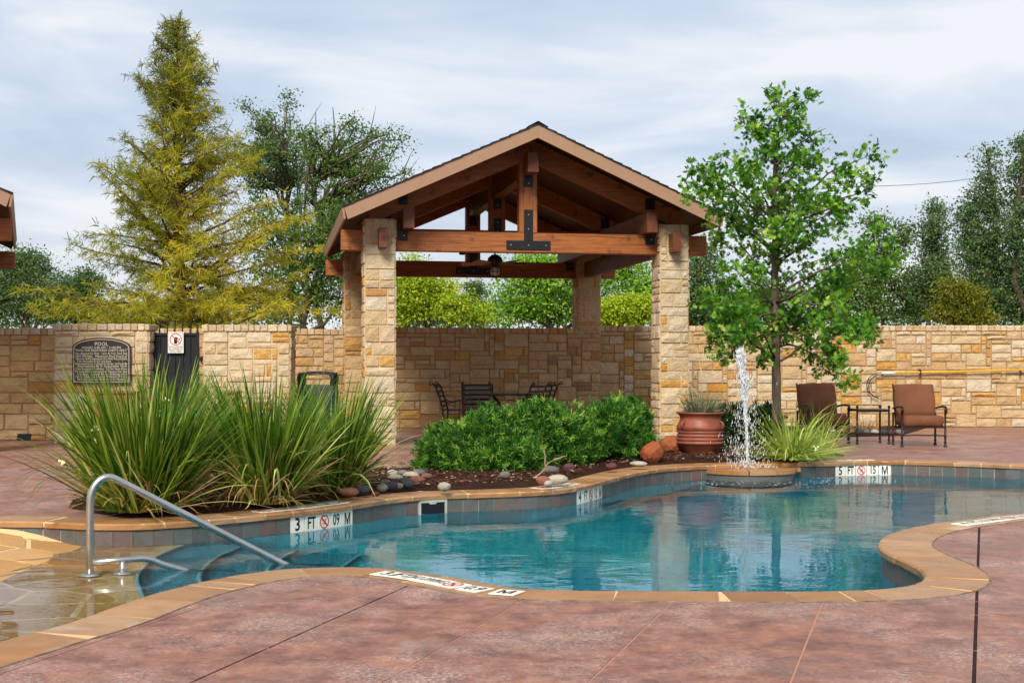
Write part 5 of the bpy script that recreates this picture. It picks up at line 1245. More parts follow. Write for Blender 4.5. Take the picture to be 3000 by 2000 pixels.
# ------------------------------------------------------------------ evergreen shrubs
M_yew = leaf_mat("yew_needles", [(0, srgb(30, 74, 20)), (0.4, srgb(62, 116, 34)), (0.75, srgb(112, 160, 52)), (1, srgb(164, 196, 80))], 0.25, 0.45)
def shrub(u, vb, d, blobs, n, label, seed, mat=M_yew, group="evergreen shrubs in the bed", ln=0.058):
    rng = np.random.default_rng(seed); base = Vector(((u - CX) * d / F, d, 0.05)); t = thing("shrub", label, "shrub", base, 0.0, group); B_ = np.array(base); st = MB(); allp = []; alln = []
    wts = np.array([ru * rv for _, _, ru, rv in blobs]); wts = wts / wts.sum()
    for (bu, bv, ru, rv), w in zip(blobs, wts):
        dd = d + rng.normal(0, 0.15); c = np.array(P(bu, bv, dd)) - B_; r = np.array((ru * d / F, 0.5 * (ru + rv) * d / F, rv * d / F)); m = int(n * w); dr = in_ball(m, rng, 0.72); dr[:, 2] = np.where(dr[:, 2] < -0.75, -dr[:, 2] * 0.3, dr[:, 2])
        lump = (1 + 0.28 * (rng.random(m) < 0.05)) * 1.0 + 0.20 * np.sin(dr[:, 0] * 7 + seed) * np.cos(dr[:, 2] * 6 + dr[:, 1] * 5); p = c + dr * r * lump[:, None]; p[:, 2] = np.maximum(p[:, 2], 0.03); allp.append(p); alln.append(dr)
        for _ in range(4):
            q = c + in_ball(1, rng, 0.3)[0] * r * 0.85; st.tube(wiggly((rng.normal(0, 0.08), rng.normal(0, 0.08), 0), q, 5, 0.05, rng), [0.016, 0.013, 0.010, 0.007, 0.005, 0.003], 5)
    st.build("stems", M_bark, t); p = np.concatenate(allp); nn = np.concatenate(alln); m = len(p); K = 15
    pos = np.repeat(p, K, 0) + rng.normal(0, 0.010, (m * K, 3)); ax = np.repeat(nn * np.array((1, 1, 0.8)) + np.array((0, 0, 0.45)), K, 0); along = rng.random((m * K, 1)) * 0.05; pos = pos + ax / (np.linalg.norm(ax, axis=1)[:, None]) * along
    young = rng.random(m) ** 1.6; tint = np.clip(np.repeat(young, K) + rng.normal(0, 0.08, m * K), 0, 1)
    v, f, tn = leaf_cloud(pos, ln * rng.uniform(0.6, 1.1, m * K), NEED_V, NEED_F, rng, tint, ax * 0.9, 0.75); obj("foliage", fast_mesh("foliage", v, f, mat, tn), None, t)
shrub(1400, 1405, 15.1, [(1330, 1318, 95, 68), (1440, 1290, 95, 85), (1500, 1345, 100, 55), (1300, 1365, 80, 40), (1400, 1360, 110, 50)], 3600, "broad evergreen shrub at the cobble patch end of the bed", 71)
shrub(1610, 1385, 15.9, [(1570, 1270, 110, 85), (1660, 1295, 95, 80), (1620, 1335, 110, 50)], 3000, "middle evergreen shrub with pale new growth", 72)
shrub(1800, 1345, 16.9, [(1780, 1265, 90, 75), (1830, 1240, 75, 66), (1850, 1300, 68, 45), (1760, 1320, 90, 40)], 2800, "taller evergreen shrub at the end of the row beside the stone column", 73)
M_dk = leaf_mat("dark_shrub", [(0, srgb(16, 40, 22)), (0.6, srgb(34, 70, 38)), (1, srgb(66, 104, 56))], 0.2, 0.5)
shrub(2150, 1325, 19.4, [(2150, 1255, 50, 62), (2200, 1262, 50, 55), (2240, 1250, 46, 58)], 900, "dark green shrub behind the water jet beside the clay pot", 74, M_dk, "evergreen shrubs in the bed", 0.08)
# dry tuft on the wall bed
p_ = G(2545, 1272); tf = thing("dry_tuft", "wispy dry grass tuft in the bed behind the side table", "grass", (p_.x, p_.y + 0.5, 0.05)); obj("blades", blades("blades", 160, 0.5, 0.45, 0.008, M_dry, np.random.default_rng(75), 0.3, 0.9), None, tf)
# fallen branch by the shrub
fb = thing("bare_branch", "bare pale branch poking out under the shrub", "branch", G(1565, 1400, 0.06)); rgb_ = np.random.default_rng(9); mb = MB()
for a, b in (((0, 0, 0), (0.20, 0.05, 0.18)), ((0.12, 0.03, 0.10), (0.10, 0, 0.30)), ((0.2, 0.05, 0.18), (0.34, 0.1, 0.22))): mb.tube(wiggly(a, b, 4, 0.06, rgb_), [0.012, 0.010, 0.008, 0.006, 0.003], 5)
mb.build("twigs", plain("pale_bark", srgb(150, 128, 100), 0.9, 0.1), fb)
# ------------------------------------------------------------------ trees
def tree_mesh_parts(t, B_, branches, leaves, bark, leafmat, leaf_name="crown"):
    mb = MB()
    for path, rad, n in branches: mb.tube([tuple(np.array(q) - B_) for q in path], rad, n, True)
    mb.build("trunk", bark, t); v, f, tn = leaves; obj(leaf_name, fast_mesh(leaf_name, v - B_, f, leafmat, tn), None, t)
def taper(r0, r1, k): return [r0 + (r1 - r0) * i / (k - 1) for i in range(k)]
# bald cypress beyond the gate
def cypress():
    d = 30.0; rng = np.random.default_rng(81); base = P(540, 1074, d); base.z = -0.03; B_ = np.array(base); top = np.array(P(512, 66, d)); t = thing("cypress_tree", "tall feathery yellow green cypress rising behind the gate", "tree", base)
    H = top[2]; br = []; N = 14; trunk = [np.array((base.x + (top[0] - base.x) * w + 0.04 * math.sin(w * 9), d + 0.03 * math.cos(w * 7), H * w)) for w in np.linspace(0, 1, N)]
    br.append((trunk, taper(0.17, 0.012, N), 10)); pos, axs, tn = [], [], []
    def width(w): return 0.10 + 3.9 * (1 - w) ** 0.82
    nb = 200
    for i in range(nb):
        w = 0.10 + 0.885 * (i + rng.random()) / nb; az = i * 2.399 + rng.normal(0, 0.25); L = width(w) * rng.uniform(0.4, 1.2); el = 0.15 + 0.78 * w + rng.normal(0, 0.22)
        a = np.array((np.interp(w, np.linspace(0, 1, N), [q[0] for q in trunk]), d, H * w)); dirv = np.array((math.cos(az) * math.cos(el), math.sin(az) * math.cos(el), math.sin(el))); b = a + dirv * L; b[2] -= 0.10 * L
        path = wiggly(a, b, 5, 0.025, rng, 0.04); br.append((path, taper(0.042 * (1.15 - w) + 0.008, 0.004, 6), 5)); pa = np.array(path)
        ns = int(5 + L * (7 + 6 * (1 - w)))
        for j in range(ns):
            q = 0.16 + 0.84 * (j + rng.random()) / ns; c = np.array([np.interp(q, np.linspace(0, 1, 6), pa[:, k]) for k in range(3)])
            sd = np.cross(dirv, (0, 0, 1)); sd /= np.linalg.norm(sd) + 1e-9; tl = (0.18 + 0.52 * min(1, L / 2) * (1.15 - q)) * rng.uniform(0.7, 1.2); tdir = dirv * 0.6 + sd * rng.choice((-1, 1)) * rng.uniform(0.4, 1.0) + np.array((0, 0, rng.uniform(-0.65, 0.6))); tdir /= np.linalg.norm(tdir)
            m = int(8 + tl * 30); w2 = rng.random(m); pp_ = c + tdir * (tl * w2)[:, None] + rng.normal(0, 0.012, (m, 3)); pos.append(pp_); axs.append(np.tile(tdir * 0.55 + np.array((0, 0, -0.22)), (m, 1)))
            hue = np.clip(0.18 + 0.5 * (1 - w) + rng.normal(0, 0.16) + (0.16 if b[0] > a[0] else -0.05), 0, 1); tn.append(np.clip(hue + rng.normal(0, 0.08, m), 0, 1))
    pos = np.concatenate(pos); axs = np.concatenate(axs); tn = np.concatenate(tn); mat = leaf_mat("cypress_needles", [(0, srgb(104, 108, 40)), (0.35, srgb(138, 142, 42)), (0.65, srgb(184, 178, 46)), (1, srgb(222, 198, 66))], 0.45, 0.6)
    v, f, tt = leaf_cloud(pos, 0.15 * rng.uniform(0.5, 1.2, len(pos)), NEED_V * np.array((0.72, 1, 1)), NEED_F, rng, tn, axs, 0.42); tree_mesh_parts(t, B_, br, (v, f, tt), M_bark_red, mat); return len(pos)
cypress()
# red oak standing in the bed
def red_oak():
    d = 18.9; rng = np.random.default_rng(82); base = P(2275, 1074, d); base.z = 0.04; B_ = np.array(base); t = thing("oak_tree", "young oak with lobed bright green leaves standing in the bed by the fountain", "tree", base); br = []
    tp = [np.array(P(u, v, d)) for u, v in ((2275, 1200), (2274, 1080), (2272, 950), (2270, 800), (2272, 690), (2268, 580), (2272, 470), (2280, 380), (2290, 300))]; trunk = [B_.copy()] + tp; br.append((trunk, [0.078, 0.066, 0.062, 0.058, 0.052, 0.044, 0.036, 0.028, 0.018, 0.008], 10)); tz = np.array([q[2] for q in trunk]); tx = np.array([q[0] for q in trunk])
    z = [(740,60),(935,55),(840,95),(520,190),(545,300),(380,440),(220,520),(170,640),(300,600),(1040,270),(1060,400),(1330,440),(1340,660),(1240,600),(1190,790),(1000,930),(1090,770),(1480,1080),(1400,930),(1300,1100),(1330,1530),(1220,1480),(1050,1400),(900,1330),(760,1450),(330,1500),(280,1330),(450,1280),(400,1100),(330,950),(560,1150),(480,900),(600,750),(700,600),(850,500),(950,600),(850,750),(700,900),(950,450),(1000,700),(1150,880),(800,1000),(650,1050),(640,420),(760,330),(900,220),(560,500),(430,700),(1080,1050),(1180,1230),(980,1200),(480,1420),(620,1330),(250,760),(740,760),(880,880),(650,250),(1120,1330),(1420,1150),(360,830),(540,620)]
    tips = [(2272 + (1900 + a * 0.5102 - 2272) * 0.94, 200 + b * 0.5102 + max(0, 60 - b * 0.08)) for a, b in z] + [(2490, 1118), (2460, 1070), (2430, 1030), (2106, 1068), (2075, 1010), (2235, 1050), (2150, 985), (2520, 990), (2560, 975), (2330, 960), (2400, 985)]
    pos, axs, tn = [], [], []
    for i, (u, v) in enumerate(tips):
        lat = abs(u - 2272) * d / F; dep = rng.normal(0, 0.55) * (0.5 + (v - 228) / 900); tip = np.array(P(u, v, d + dep)); zst = tip[2] - 0.15 - 0.50 * lat - 0.12 * abs(dep); low = tip[2] < 1.75
        if low: zst = tip[2] + 0.15 + 0.32 * lat
        zst = min(max(zst, 1.25), tz[-1] - 0.2); a = np.array((np.interp(zst, tz, tx), d, zst)); path = wiggly(a, tip, 6, 0.035, rng, 0.06 if not low else 0.10); pa = np.array(path); L = np.linalg.norm(tip - a); br.append((path, taper(0.007 + 0.008 * L, 0.003, 7), 6)); dirv = (tip - a) / (L + 1e-9)
        nc_ = int(5 + L * 7)
        for j in range(nc_):
            q = 1 - (rng.random() ** 1.4) * (0.74 if L > 0.8 else 0.9); c = np.array([np.interp(q, np.linspace(0, 1, 7), pa[:, k]) for k in range(3)]); off = rng.normal(0, 1, 3); off /= np.linalg.norm(off); c2_ = c + off * rng.uniform(0.02, 0.19) * (1.25 - 0.5 * q); m = rng.integers(9, 16)
            if rng.random() < 0.5: br.append(([c, (c + c2_) / 2 + rng.normal(0, 0.01, 3), c2_], [0.004, 0.003, 0.002], 4))
            pos.append(c2_ + rng.normal(0, 0.055, (m, 3))); axs.append(np.tile(off * 0.6 + dirv * 0.3 + np.array((0, 0, -0.1)), (m, 1))); tn.append(np.clip(rng.normal(0.42, 0.2) + rng.normal(0, 0.12, m), 0, 1))
    pos = np.concatenate(pos); axs = np.concatenate(axs); tn = np.concatenate(tn); mat = leaf_mat("oak_leaves", [(0, srgb(40, 88, 18)), (0.4, srgb(82, 138, 34)), (0.75, srgb(132, 178, 54)), (1, srgb(186, 208, 86))], 0.40, 0.38)
    v, f, tt = leaf_cloud(pos, 0.088 * rng.uniform(0.6, 1.25, len(pos)), LOBE_V, LOBE_F, rng, tn, axs, 0.6, 0.7); tree_mesh_parts(t, B_, br, (v, f, tt), M_bark, mat)
red_oak()
M_lo = {k: leaf_mat("leaves_" + k, s_, 0.35, 0.5) for k, s_ in (("dark", [(0, srgb(54, 82, 42)), (0.5, srgb(88, 116, 60)), (1, srgb(138, 156, 92))]), ("mid", [(0, srgb(54, 84, 32)), (0.5, srgb(90, 122, 48)), (1, srgb(140, 158, 74))]), ("bright", [(0, srgb(84, 130, 28)), (0.5, srgb(128, 176, 44)), (1, srgb(182, 208, 82))]), ("yellow", [(0, srgb(108, 140, 22)), (0.5, srgb(164, 186, 36)), (1, srgb(210, 212, 64))]), ("olive", [(0, srgb(68, 82, 18)), (0.5, srgb(112, 118, 26)), (1, srgb(156, 146, 44))]), ("conifer", [(0, srgb(58, 84, 48)), (0.5, srgb(90, 118, 66)), (1, srgb(136, 156, 98))]))}
def blob_tree(name, label, u, d, blobs, n, leaf, matk, seed, trunk_top=None, r0=0.16, group="trees beyond the stone wall", tuft=0.22, hollow=0.25, sparse=1.0, limbs=(), bare=0, tips=()):
    rng = np.random.default_rng(seed); n = int(n * 1.7); leaf *= 0.76; tuft *= 0.9; base = P(u, 1074, d); base.z = -0.03; B_ = np.array(base); t = thing(name, label, "tree", base, 0.0, group); br = []
    cs = [(np.array(P(a, b, d + rng.normal(0, 0.35 * ru * d / F))), np.array((ru * d / F, 0.75 * max(ru, rv) * d / F, rv * d / F))) for a, b, ru, rv in blobs]; tt_ = np.array(P(*(trunk_top or (blobs[0][0], blobs[0][1])), d)); tr = wiggly(B_, tt_, 8, 0.022, rng); br.append((tr, taper(r0, r0 * 0.22, 9), 8)); tra = np.array(tr)
    for q_ in tips:
        tp_ = np.array(P(q_[0], q_[1], d + rng.normal(0, 1.0))); k0 = int(rng.integers(4, 9)); pth = wiggly(tra[k0], tp_, 7, 0.045, rng, 0.02); br.append((pth, taper(r0 * 0.42, 0.012, 8), 6)); pa = np.array(pth)
        for q in np.linspace(0.42, 1.0, 7):
            if rng.random() < 0.72: c_ = np.array([np.interp(q, np.linspace(0, 1, 8), pa[:, j]) for j in range(3)]) + rng.normal(0, 0.12, 3); rr_ = rng.uniform(13, 27) * d / F; cs.append((c_, np.array((rr_, rr_, rr_ * rng.uniform(0.7, 1.3)))))
    for lm in limbs:
        pth = [np.array(P(a, b, d)) for a, b in lm]; k = len(pth); br.append((pth, taper(r0 * 0.55, 0.02, k), 7))
    wt = np.array([r[0] * r[2] for _, r in cs]); wt = wt / wt.sum(); pos, axs, tn = [], [], []
    for (c, r), w in zip(cs, wt):
        k0 = int(np.argmin(np.abs(tra[:, 2] - (c[2] - 0.9 * r[2] - 0.3 * abs(c[0] - B_[0]))))); k0 = max(2, k0); br.append((wiggly(tra[min(k0, 8)], c, 5, 0.06, rng, 0.03), taper(r0 * 0.36, 0.02, 6), 6)); nct = max(6, int(n * w / 26))
        dr = in_ball(nct, rng, hollow); cp = c + dr * r * (1 + 0.12 * rng.normal(0, 1, (nct, 1)))
        for q, e2 in zip(cp, dr):
            if rng.random() < 0.4: br.append((wiggly(c + (q - c) * 0.15, q, 3, 0.07, rng), [0.018, 0.012, 0.008, 0.004], 4))
            m = rng.integers(18, 34); sc_ = tuft * rng.uniform(0.6, 1.3); pos.append(q + rng.normal(0, 1, (m, 3)) * np.array((sc_, sc_, sc_ * 0.62))); axs.append(np.tile(e2 * 0.4, (m, 1))); tn.append(np.clip(rng.normal(0.48, 0.18) + rng.normal(0, 0.1, m), 0, 1))
    for _ in range(bare):
        c, r = cs[rng.integers(len(cs))]; a = c + in_ball(1, rng, 0.5)[0] * r * 0.8; b = a + np.array((rng.normal(0, 0.5), rng.normal(0, 0.3), rng.uniform(0.6, 1.4))); br.append((wiggly(a, b, 4, 0.08, rng), [0.02, 0.016, 0.012, 0.008, 0.004], 4))
    pos = np.concatenate(pos); axs = np.concatenate(axs); tn = np.concatenate(tn); keepz = pos[:, 2] > 0.3; pos, axs, tn = pos[keepz], axs[keepz], tn[keepz]
    v, f, tq = leaf_cloud(pos, leaf * rng.uniform(0.6, 1.3, len(pos)), KITE_V, KITE_F, rng, tn, axs, 0.9, 0.4); tree_mesh_parts(t, B_, br, (v, f, tq), M_bark, M_lo[matk])
blob_tree("live_oak", "rugged live oak with twisted dark limbs close behind the cypress", 850, 44, [(800, 470, 34, 40), (860, 520, 30, 36), (770, 540, 40, 30)], 6500, 0.115, "dark", 91, (838, 470), 0.13, tuft=0.20, hollow=0.1, bare=4, tips=((716, 312), (748, 360), (800, 335), (832, 330), (872, 395), (690, 395), (742, 430), (886, 470), (850, 360), (690, 470), (720, 500), (815, 420)))
blob_tree("live_oak", "live oak with open crown and bare twigs beside the pavilion roof", 938, 42, [(1010, 500, 34, 36), (1060, 540, 40, 30), (1120, 520, 40, 28)], 7500, 0.11, "mid", 92, (925, 520), 0.14, tuft=0.18, hollow=0.1, bare=8, tips=((885, 380), (925, 330), (975, 315), (1005, 355), (1042, 372), (1100, 400), (1142, 400), (1165, 425), (1100, 450), (1190, 505), (1060, 490), (965, 400), (1030, 440), (1130, 480), (900, 450), (1000, 560), (1080, 580)), limbs=(((940, 800), (936, 700), (925, 600), (905, 500), (890, 410)),))
blob_tree("live_oak", "dense dark green oak filling the gap left of the pavilion columns", 900, 38, [(800, 740, 90, 90), (900, 700, 90, 90), (960, 780, 80, 110), (860, 860, 130, 90), (1000, 880, 80, 80), (770, 640, 60, 60), (980, 660, 50, 60), (1040, 760, 60, 80)], 8500, 0.12, "mid", 93, (900, 800), 0.2, tuft=0.22, hollow=0.35)
blob_tree("live_oak", "dark round oak beside the cypress under the neighbouring roof corner", 90, 46, [(80, 800, 80, 70), (60, 770, 60, 48), (120, 850, 80, 70), (30, 880, 90, 70), (160, 900, 60, 50), (-30, 840, 70, 60)], 10000, 0.12, "dark", 94, (80, 850), 0.2, tuft=0.24, hollow=0.4)
blob_tree("live_oak", "low dark oak between the round oak and the cypress", 225, 48, [(215, 850, 40, 50), (262, 830, 36, 44), (190, 900, 60, 45), (250, 900, 50, 45)], 6000, 0.12, "dark", 95, (225, 870), 0.14, tuft=0.2)
blob_tree("ash_tree", "olive green tree seen under the pavilion behind the left column", 1250, 40, [(1200, 850, 70, 60), (1270, 860, 70, 56), (1180, 910, 60, 40), (1330, 900, 60, 40), (1210, 790, 46, 40), (1400, 925, 50, 34)], 7000, 0.125, "yellow", 96, (1240, 880), 0.13, tuft=0.22, hollow=0.3)
blob_tree("live_oak", "dark oak just behind the left pavilion columns, low over the wall", 1190, 44, [(1190, 890, 70, 60), (1290, 910, 60, 45), (1120, 900, 60, 60)], 7000, 0.12, "dark", 97, (1200, 900), 0.16, tuft=0.24)
blob_tree("elm_tree", "bright green leafy tree framed in the middle of the pavilion", 1600, 38, [(1540, 830, 90, 80), (1640, 820, 100, 84), (1500, 900, 70, 50), (1600, 900, 110, 60), (1720, 850, 80, 80), (1840, 800, 90, 80), (1570, 770, 60, 44), (1900, 850, 50, 60)], 11000, 0.125, "bright", 98, (1610, 860), 0.15, tuft=0.22, hollow=0.3)
blob_tree("young_tree", "small lemon green tree between the right hand columns", 1828, 34, [(1800, 905, 52, 34), (1860, 900, 50, 36), (1830, 925, 70, 30), (1775, 925, 40, 24)], 7000, 0.10, "yellow", 99, (1828, 925), 0.10, tuft=0.15, hollow=0.3)
blob_tree("far_tree", "small distant tree silhouetted between the pavilion greenery", 1392, 70, [(1385, 838, 26, 16), (1402, 862, 24, 16), (1375, 880, 24, 18), (1398, 905, 34, 24)], 2200, 0.16, "dark", 100, (1390, 870), 0.12, tuft=0.22)
blob_tree("live_oak", "grey green oak behind the right hand column and the young oak", 2060, 42, [(2040, 820, 60, 90), (2100, 860, 60, 80), (2030, 910, 60, 50), (2140, 900, 70, 50), (2060, 740, 40, 40), (2240, 880, 70, 60)], 8000, 0.12, "dark", 101, (2060, 850), 0.15, tuft=0.22, hollow=0.3)
blob_tree("live_oak", "mid green tree with a bare leader right of the young oak", 2540, 40, [(2530, 800, 70, 80), (2590, 740, 60, 60), (2640, 700, 46, 50), (2500, 880, 80, 70), (2620, 860, 90, 80), (2560, 660, 40, 40), (2700, 860, 60, 80), (2440, 860, 60, 60)], 8500, 0.12, "mid", 102, (2560, 800), 0.15, tuft=0.20, hollow=0.3)
blob_tree("juniper_tree", "slender open juniper in front of the tall dark trees", 2730, 39, [(2740, 615, 26, 30), (2730, 670, 40, 36), (2735, 730, 46, 40), (2740, 800, 56, 50), (2730, 870, 60, 60)], 6500, 0.10, "conifer", 103, (2735, 600), 0.09, tuft=0.16, hollow=0.2)
blob_tree("juniper_tree", "tall dark evergreen with a pointed spire top near the power line", 2895, 42, [(2893, 455, 22, 36), (2890, 520, 34, 46), (2910, 590, 46, 56), (2850, 590, 36, 50), (2880, 680, 70, 80), (2860, 770, 80, 80), (2920, 780, 80, 90), (2880, 880, 100, 80), (2820, 640, 30, 40)], 11000, 0.12, "conifer", 104, (2893, 440), 0.17, tuft=0.20, hollow=0.3)
blob_tree("juniper_tree", "tallest dark evergreen rising at the end of the wall past the spire topped one", 3010, 41, [(2992, 430, 24, 36), (2990, 500, 40, 50), (3020, 580, 50, 60), (2985, 660, 50, 70), (3020, 760, 80, 90), (2990, 870, 90, 80)], 9000, 0.12, "conifer", 105, (2995, 410), 0.17, tuft=0.20, hollow=0.3)
blob_tree("young_tree", "olive yellow bush poking over the wall before the dark evergreens", 2810, 34, [(2800, 860, 50, 46), (2850, 890, 40, 40), (2780, 920, 60, 30), (2850, 930, 60, 26)], 4200, 0.10, "olive", 106, (2810, 890), 0.09, tuft=0.18, hollow=0.3)
for k, (u0, u1, d) in enumerate(((-200, 900, 62), (1000, 2100, 66), (2000, 3200, 60))):
    bl = [(u0 + (u1 - u0) * (i + 0.5) / 9, 930 + R.uniform(-26, 12), (u1 - u0) / 14, R.uniform(34, 60)) for i in range(9)]
    blob_tree("far_thicket", ("far low thicket behind the cypress", "far low thicket seen beneath the pavilion beams", "far low thicket behind the evergreens")[k], (u0 + u1) / 2, d, bl, 5000, 0.22, ("mid", "mid", "mid")[k], 120 + k, None, 0.1, tuft=0.4, hollow=0.2)
# overhead wire
a, b = P(2560, 546, 60), P(3080, 476, 60); mb = MB(); mb.tube([a + (b - a) * w - Vector((0, 0, 0.25 * math.sin(math.pi * w))) for w in np.linspace(-1.2, 1.4, 20)], 0.012, 5)
tag(mb.build("power_line", M_black), "thin overhead wire crossing the sky by the dark evergreens", "wire")

# ------------------------------------------------------------------ furniture
def knuckled_leg(mb, x, y, h, r=0.016):
    prof = [(r * 1.5, 0.0), (r * 1.7, 0.02), (r * 0.9, 0.035)]
    for z in (0.06, 0.15): prof += [(r, z), (r * 1.5, z + 0.012), (r, z + 0.024)]
    prof += [(r, h)]; mb.lathe(prof, 8, (x, y, 0))
def pillow(size, bulge, seed):
    bm = bmesh.new(); bmesh.ops.create_cube(bm, size=1.0); bmesh.ops.subdivide_edges(bm, edges=bm.edges[:], cuts=6, use_grid_fill=True); rg = random.Random(seed)
    for v in bm.verts:
        x, y, z = v.co * 2; q = (abs(x) ** 7 + abs(y) ** 7 + abs(z) ** 7) ** (1 / 7); x, y, z = x / q * max(abs(x), abs(y), abs(z)) ** 0.25 if False else x, y, z
        k = max(abs(x), abs(y), abs(z)); n_ = math.sqrt(x * x + y * y + z * z) or 1; w = 0.20; sx_ = x * (1 - w) + x / n_ * k * w * 1.25; sy_ = y * (1 - w) + y / n_ * k * w * 1.25; sz_ = z * (1 - w) + z / n_ * k * w * 1.25
        v.co = Vector((sx_ * size[0] / 2, sy_ * size[1] / 2 * (1 + bulge * (1 - min(1, abs(x) ** 3)) * (1 - min(1, abs(z) ** 3))), sz_ * size[2] / 2)) + Vector((rg.uniform(-1, 1), rg.uniform(-1, 1), rg.uniform(-1, 1))) * 0.002
    me = bpy.data.meshes.new("cushion"); bm.to_mesh(me); bm.free(); me.polygons.foreach_set("use_smooth", [True] * len(me.polygons)); return me
def lounge(u, v, rz, label, grp="cushioned lounge chairs on the far deck"):
    p = G(u, v); t = thing("lounge_chair", label, "chair", (p.x, p.y, 0), rz, grp); w = 0.64   # faces -y
    for sx_ in (-1, 1):
        for y, h in ((0.0, 0.56), (0.55, 0.50)): mb = MB(); knuckled_leg(mb, sx_ * w / 2, y, h); mb.build("leg", M_iron, t)
        mb = MB(); mb.tube([(sx_ * w / 2, -0.03, 0.50), (sx_ * w / 2, -0.06, 0.55), (sx_ * w / 2, -0.02, 0.595), (sx_ * w / 2, 0.15, 0.60), (sx_ * w / 2, 0.38, 0.585), (sx_ * w / 2, 0.56, 0.56)], [0.016, 0.019, 0.019, 0.017, 0.016, 0.014], 8); mb.build("armrest", M_iron, t)
        mb = MB(); mb.tube([(sx_ * (w / 2 - 0.03), 0.50, 0.30), (sx_ * (w / 2 - 0.03), 0.58, 0.60), (sx_ * (w / 2 - 0.03), 0.68, 0.91), (sx_ * (w / 2 - 0.03), 0.71, 0.925)], 0.014, 7); mb.build("back_post", M_iron, t)
    mb = MB(); mb.box((0, 0.0, 0.30), (w, 0.03, 0.035)); mb.box((0, 0.55, 0.28), (w, 0.03, 0.03)); mb.build("seat_rail", M_iron, t)
    MB().tube([(-w / 2, 0.0, 0.17), (-w / 4, 0.0, 0.175), (w / 4, 0.0, 0.175), (w / 2, 0.0, 0.17)], 0.010, 6).build("stretcher", M_iron, t)
    obj("seat_cushion", pillow((0.60, 0.60, 0.16), 0.05, 3), M_cushion, t, (0, 0.27, 0.385)); o = obj("back_cushion", pillow((0.61, 0.15, 0.50), 0.25, 4), M_cushion, t); o.matrix_local = Matrix.Translation((0, 0.56, 0.68)) @ Matrix.Rotation(math.radians(-16), 4, 'X')
lounge(2706, 1309, -0.04, "rust brown cushioned lounge chair standing clear on the open deck, right of the side table"); lounge(2427, 1299, 0.10, "rust brown cushioned lounge chair half hidden by the arching grass")
p = G(2558, 1301); st = thing("side_table", "small dark iron side table between the two lounge chairs", "table", (p.x, p.y, 0), 0.06); w, dp = 0.50, 0.42
for x in (-w / 2, w / 2):
    for y in (0, dp): mb = MB(); knuckled_leg(mb, x, y, 0.56); mb.lathe([(0.016, 0.56), (0.026, 0.575), (0.012, 0.60), (0, 0.605)], 8, (x, y, 0)); mb.build("leg", M_iron, st)
MB().box((0, dp / 2, 0.535), (w - 0.03, dp - 0.02, 0.022), bev=0.004).build("top", plain("brown_stone_top", srgb(92, 66, 54), 0.4, 0.4, var=0.15), st)
mb = MB(); mb.box((0, 0, 0.515), (w, 0.02, 0.03)); mb.box((0, dp, 0.515), (w, 0.02, 0.03)); mb.build("apron", M_iron, st); MB().tube([(-w / 2, 0, 0.16), (0, 0, 0.17), (w / 2, 0, 0.16)], 0.008, 6).build("stretcher", M_iron, st)

# iron dining set in the pavilion
def dining_chair(pos, rz, label):
    t = thing("dining_chair", label, "chair", pos, rz, "dark iron dining chairs under the pavilion"); w = 0.52      # back toward -y
    for sx_ in (-1, 1):
        mb = MB(); mb.tube([(sx_ * w / 2, -0.02, 0), (sx_ * w / 2, 0.0, 0.42), (sx_ * w / 2, -0.05, 0.62), (sx_ * w / 2, -0.14, 0.86), (sx_ * w / 2, -0.19, 0.90)], 0.017, 7)
        mb.tube([(sx_ * w / 2, -0.19 + 0.025 * math.cos(q) - 0.025, 0.90 + 0.025 * math.sin(q)) for q in np.linspace(0, 5.6, 10)], 0.010, 6)
        for z_, y_ in ((0.74, -0.093), (0.60, -0.045)): mb.lathe([(0.018, -0.012), (0.026, 0), (0.018, 0.012)], 8, (sx_ * w / 2, y_, z_))
        mb.build("back_post", M_iron, t); mb = MB(); mb.tube([(sx_ * w / 2, 0.44, 0), (sx_ * w / 2, 0.44, 0.42)], 0.015, 7); mb.build("leg", M_iron, t)
        MB().tube([(sx_ * w / 2, -0.04, 0.60), (sx_ * w / 2, 0.10, 0.56), (sx_ * w / 2, 0.26, 0.60), (sx_ * w / 2, 0.42, 0.62), (sx_ * w / 2, 0.45, 0.56), (sx_ * w / 2, 0.44, 0.42)], 0.010, 6).build("armrest", M_iron, t)
    for z_, y_ in ((0.855, -0.138), (0.765, -0.103), (0.675, -0.07), (0.585, -0.04), (0.50, -0.02)): MB().box((0, y_, z_), (w, 0.012, 0.036), bev=0.003).build("back_slat", M_iron, t)
    for k in range(6): MB().box((0, 0.03 + k * 0.08, 0.425), (w, 0.055, 0.012)).build("seat_slat", M_iron, t)
dt = 24.3; tc_ = P(1495, 1074, dt); tbl = thing("dining_table", "round dark iron dining table under the pavilion", "table", (tc_.x, dt, 0))
zt_ = P(0, 1152, dt).z
MB().lathe([(0, zt_), (0.54, zt_), (0.545, zt_ - 0.012), (0.53, zt_ - 0.03), (0.0, zt_ - 0.03)], 40).build("top", M_iron, tbl)
for k in range(4):
    a = math.pi / 4 + k * math.pi / 2; MB().tube([(math.cos(a) * r, math.sin(a) * r, z) for r, z in ((0.46, zt_ - 0.03), (0.30, zt_ - 0.16), (0.16, zt_ - 0.34), (0.20, 0.2), (0.36, 0.0))], 0.018, 7).build("leg", M_iron, tbl)
MB().lathe([(0.155, zt_ - 0.36), (0.17, zt_ - 0.345), (0.155, zt_ - 0.33)], 20).build("ring", M_iron, tbl)
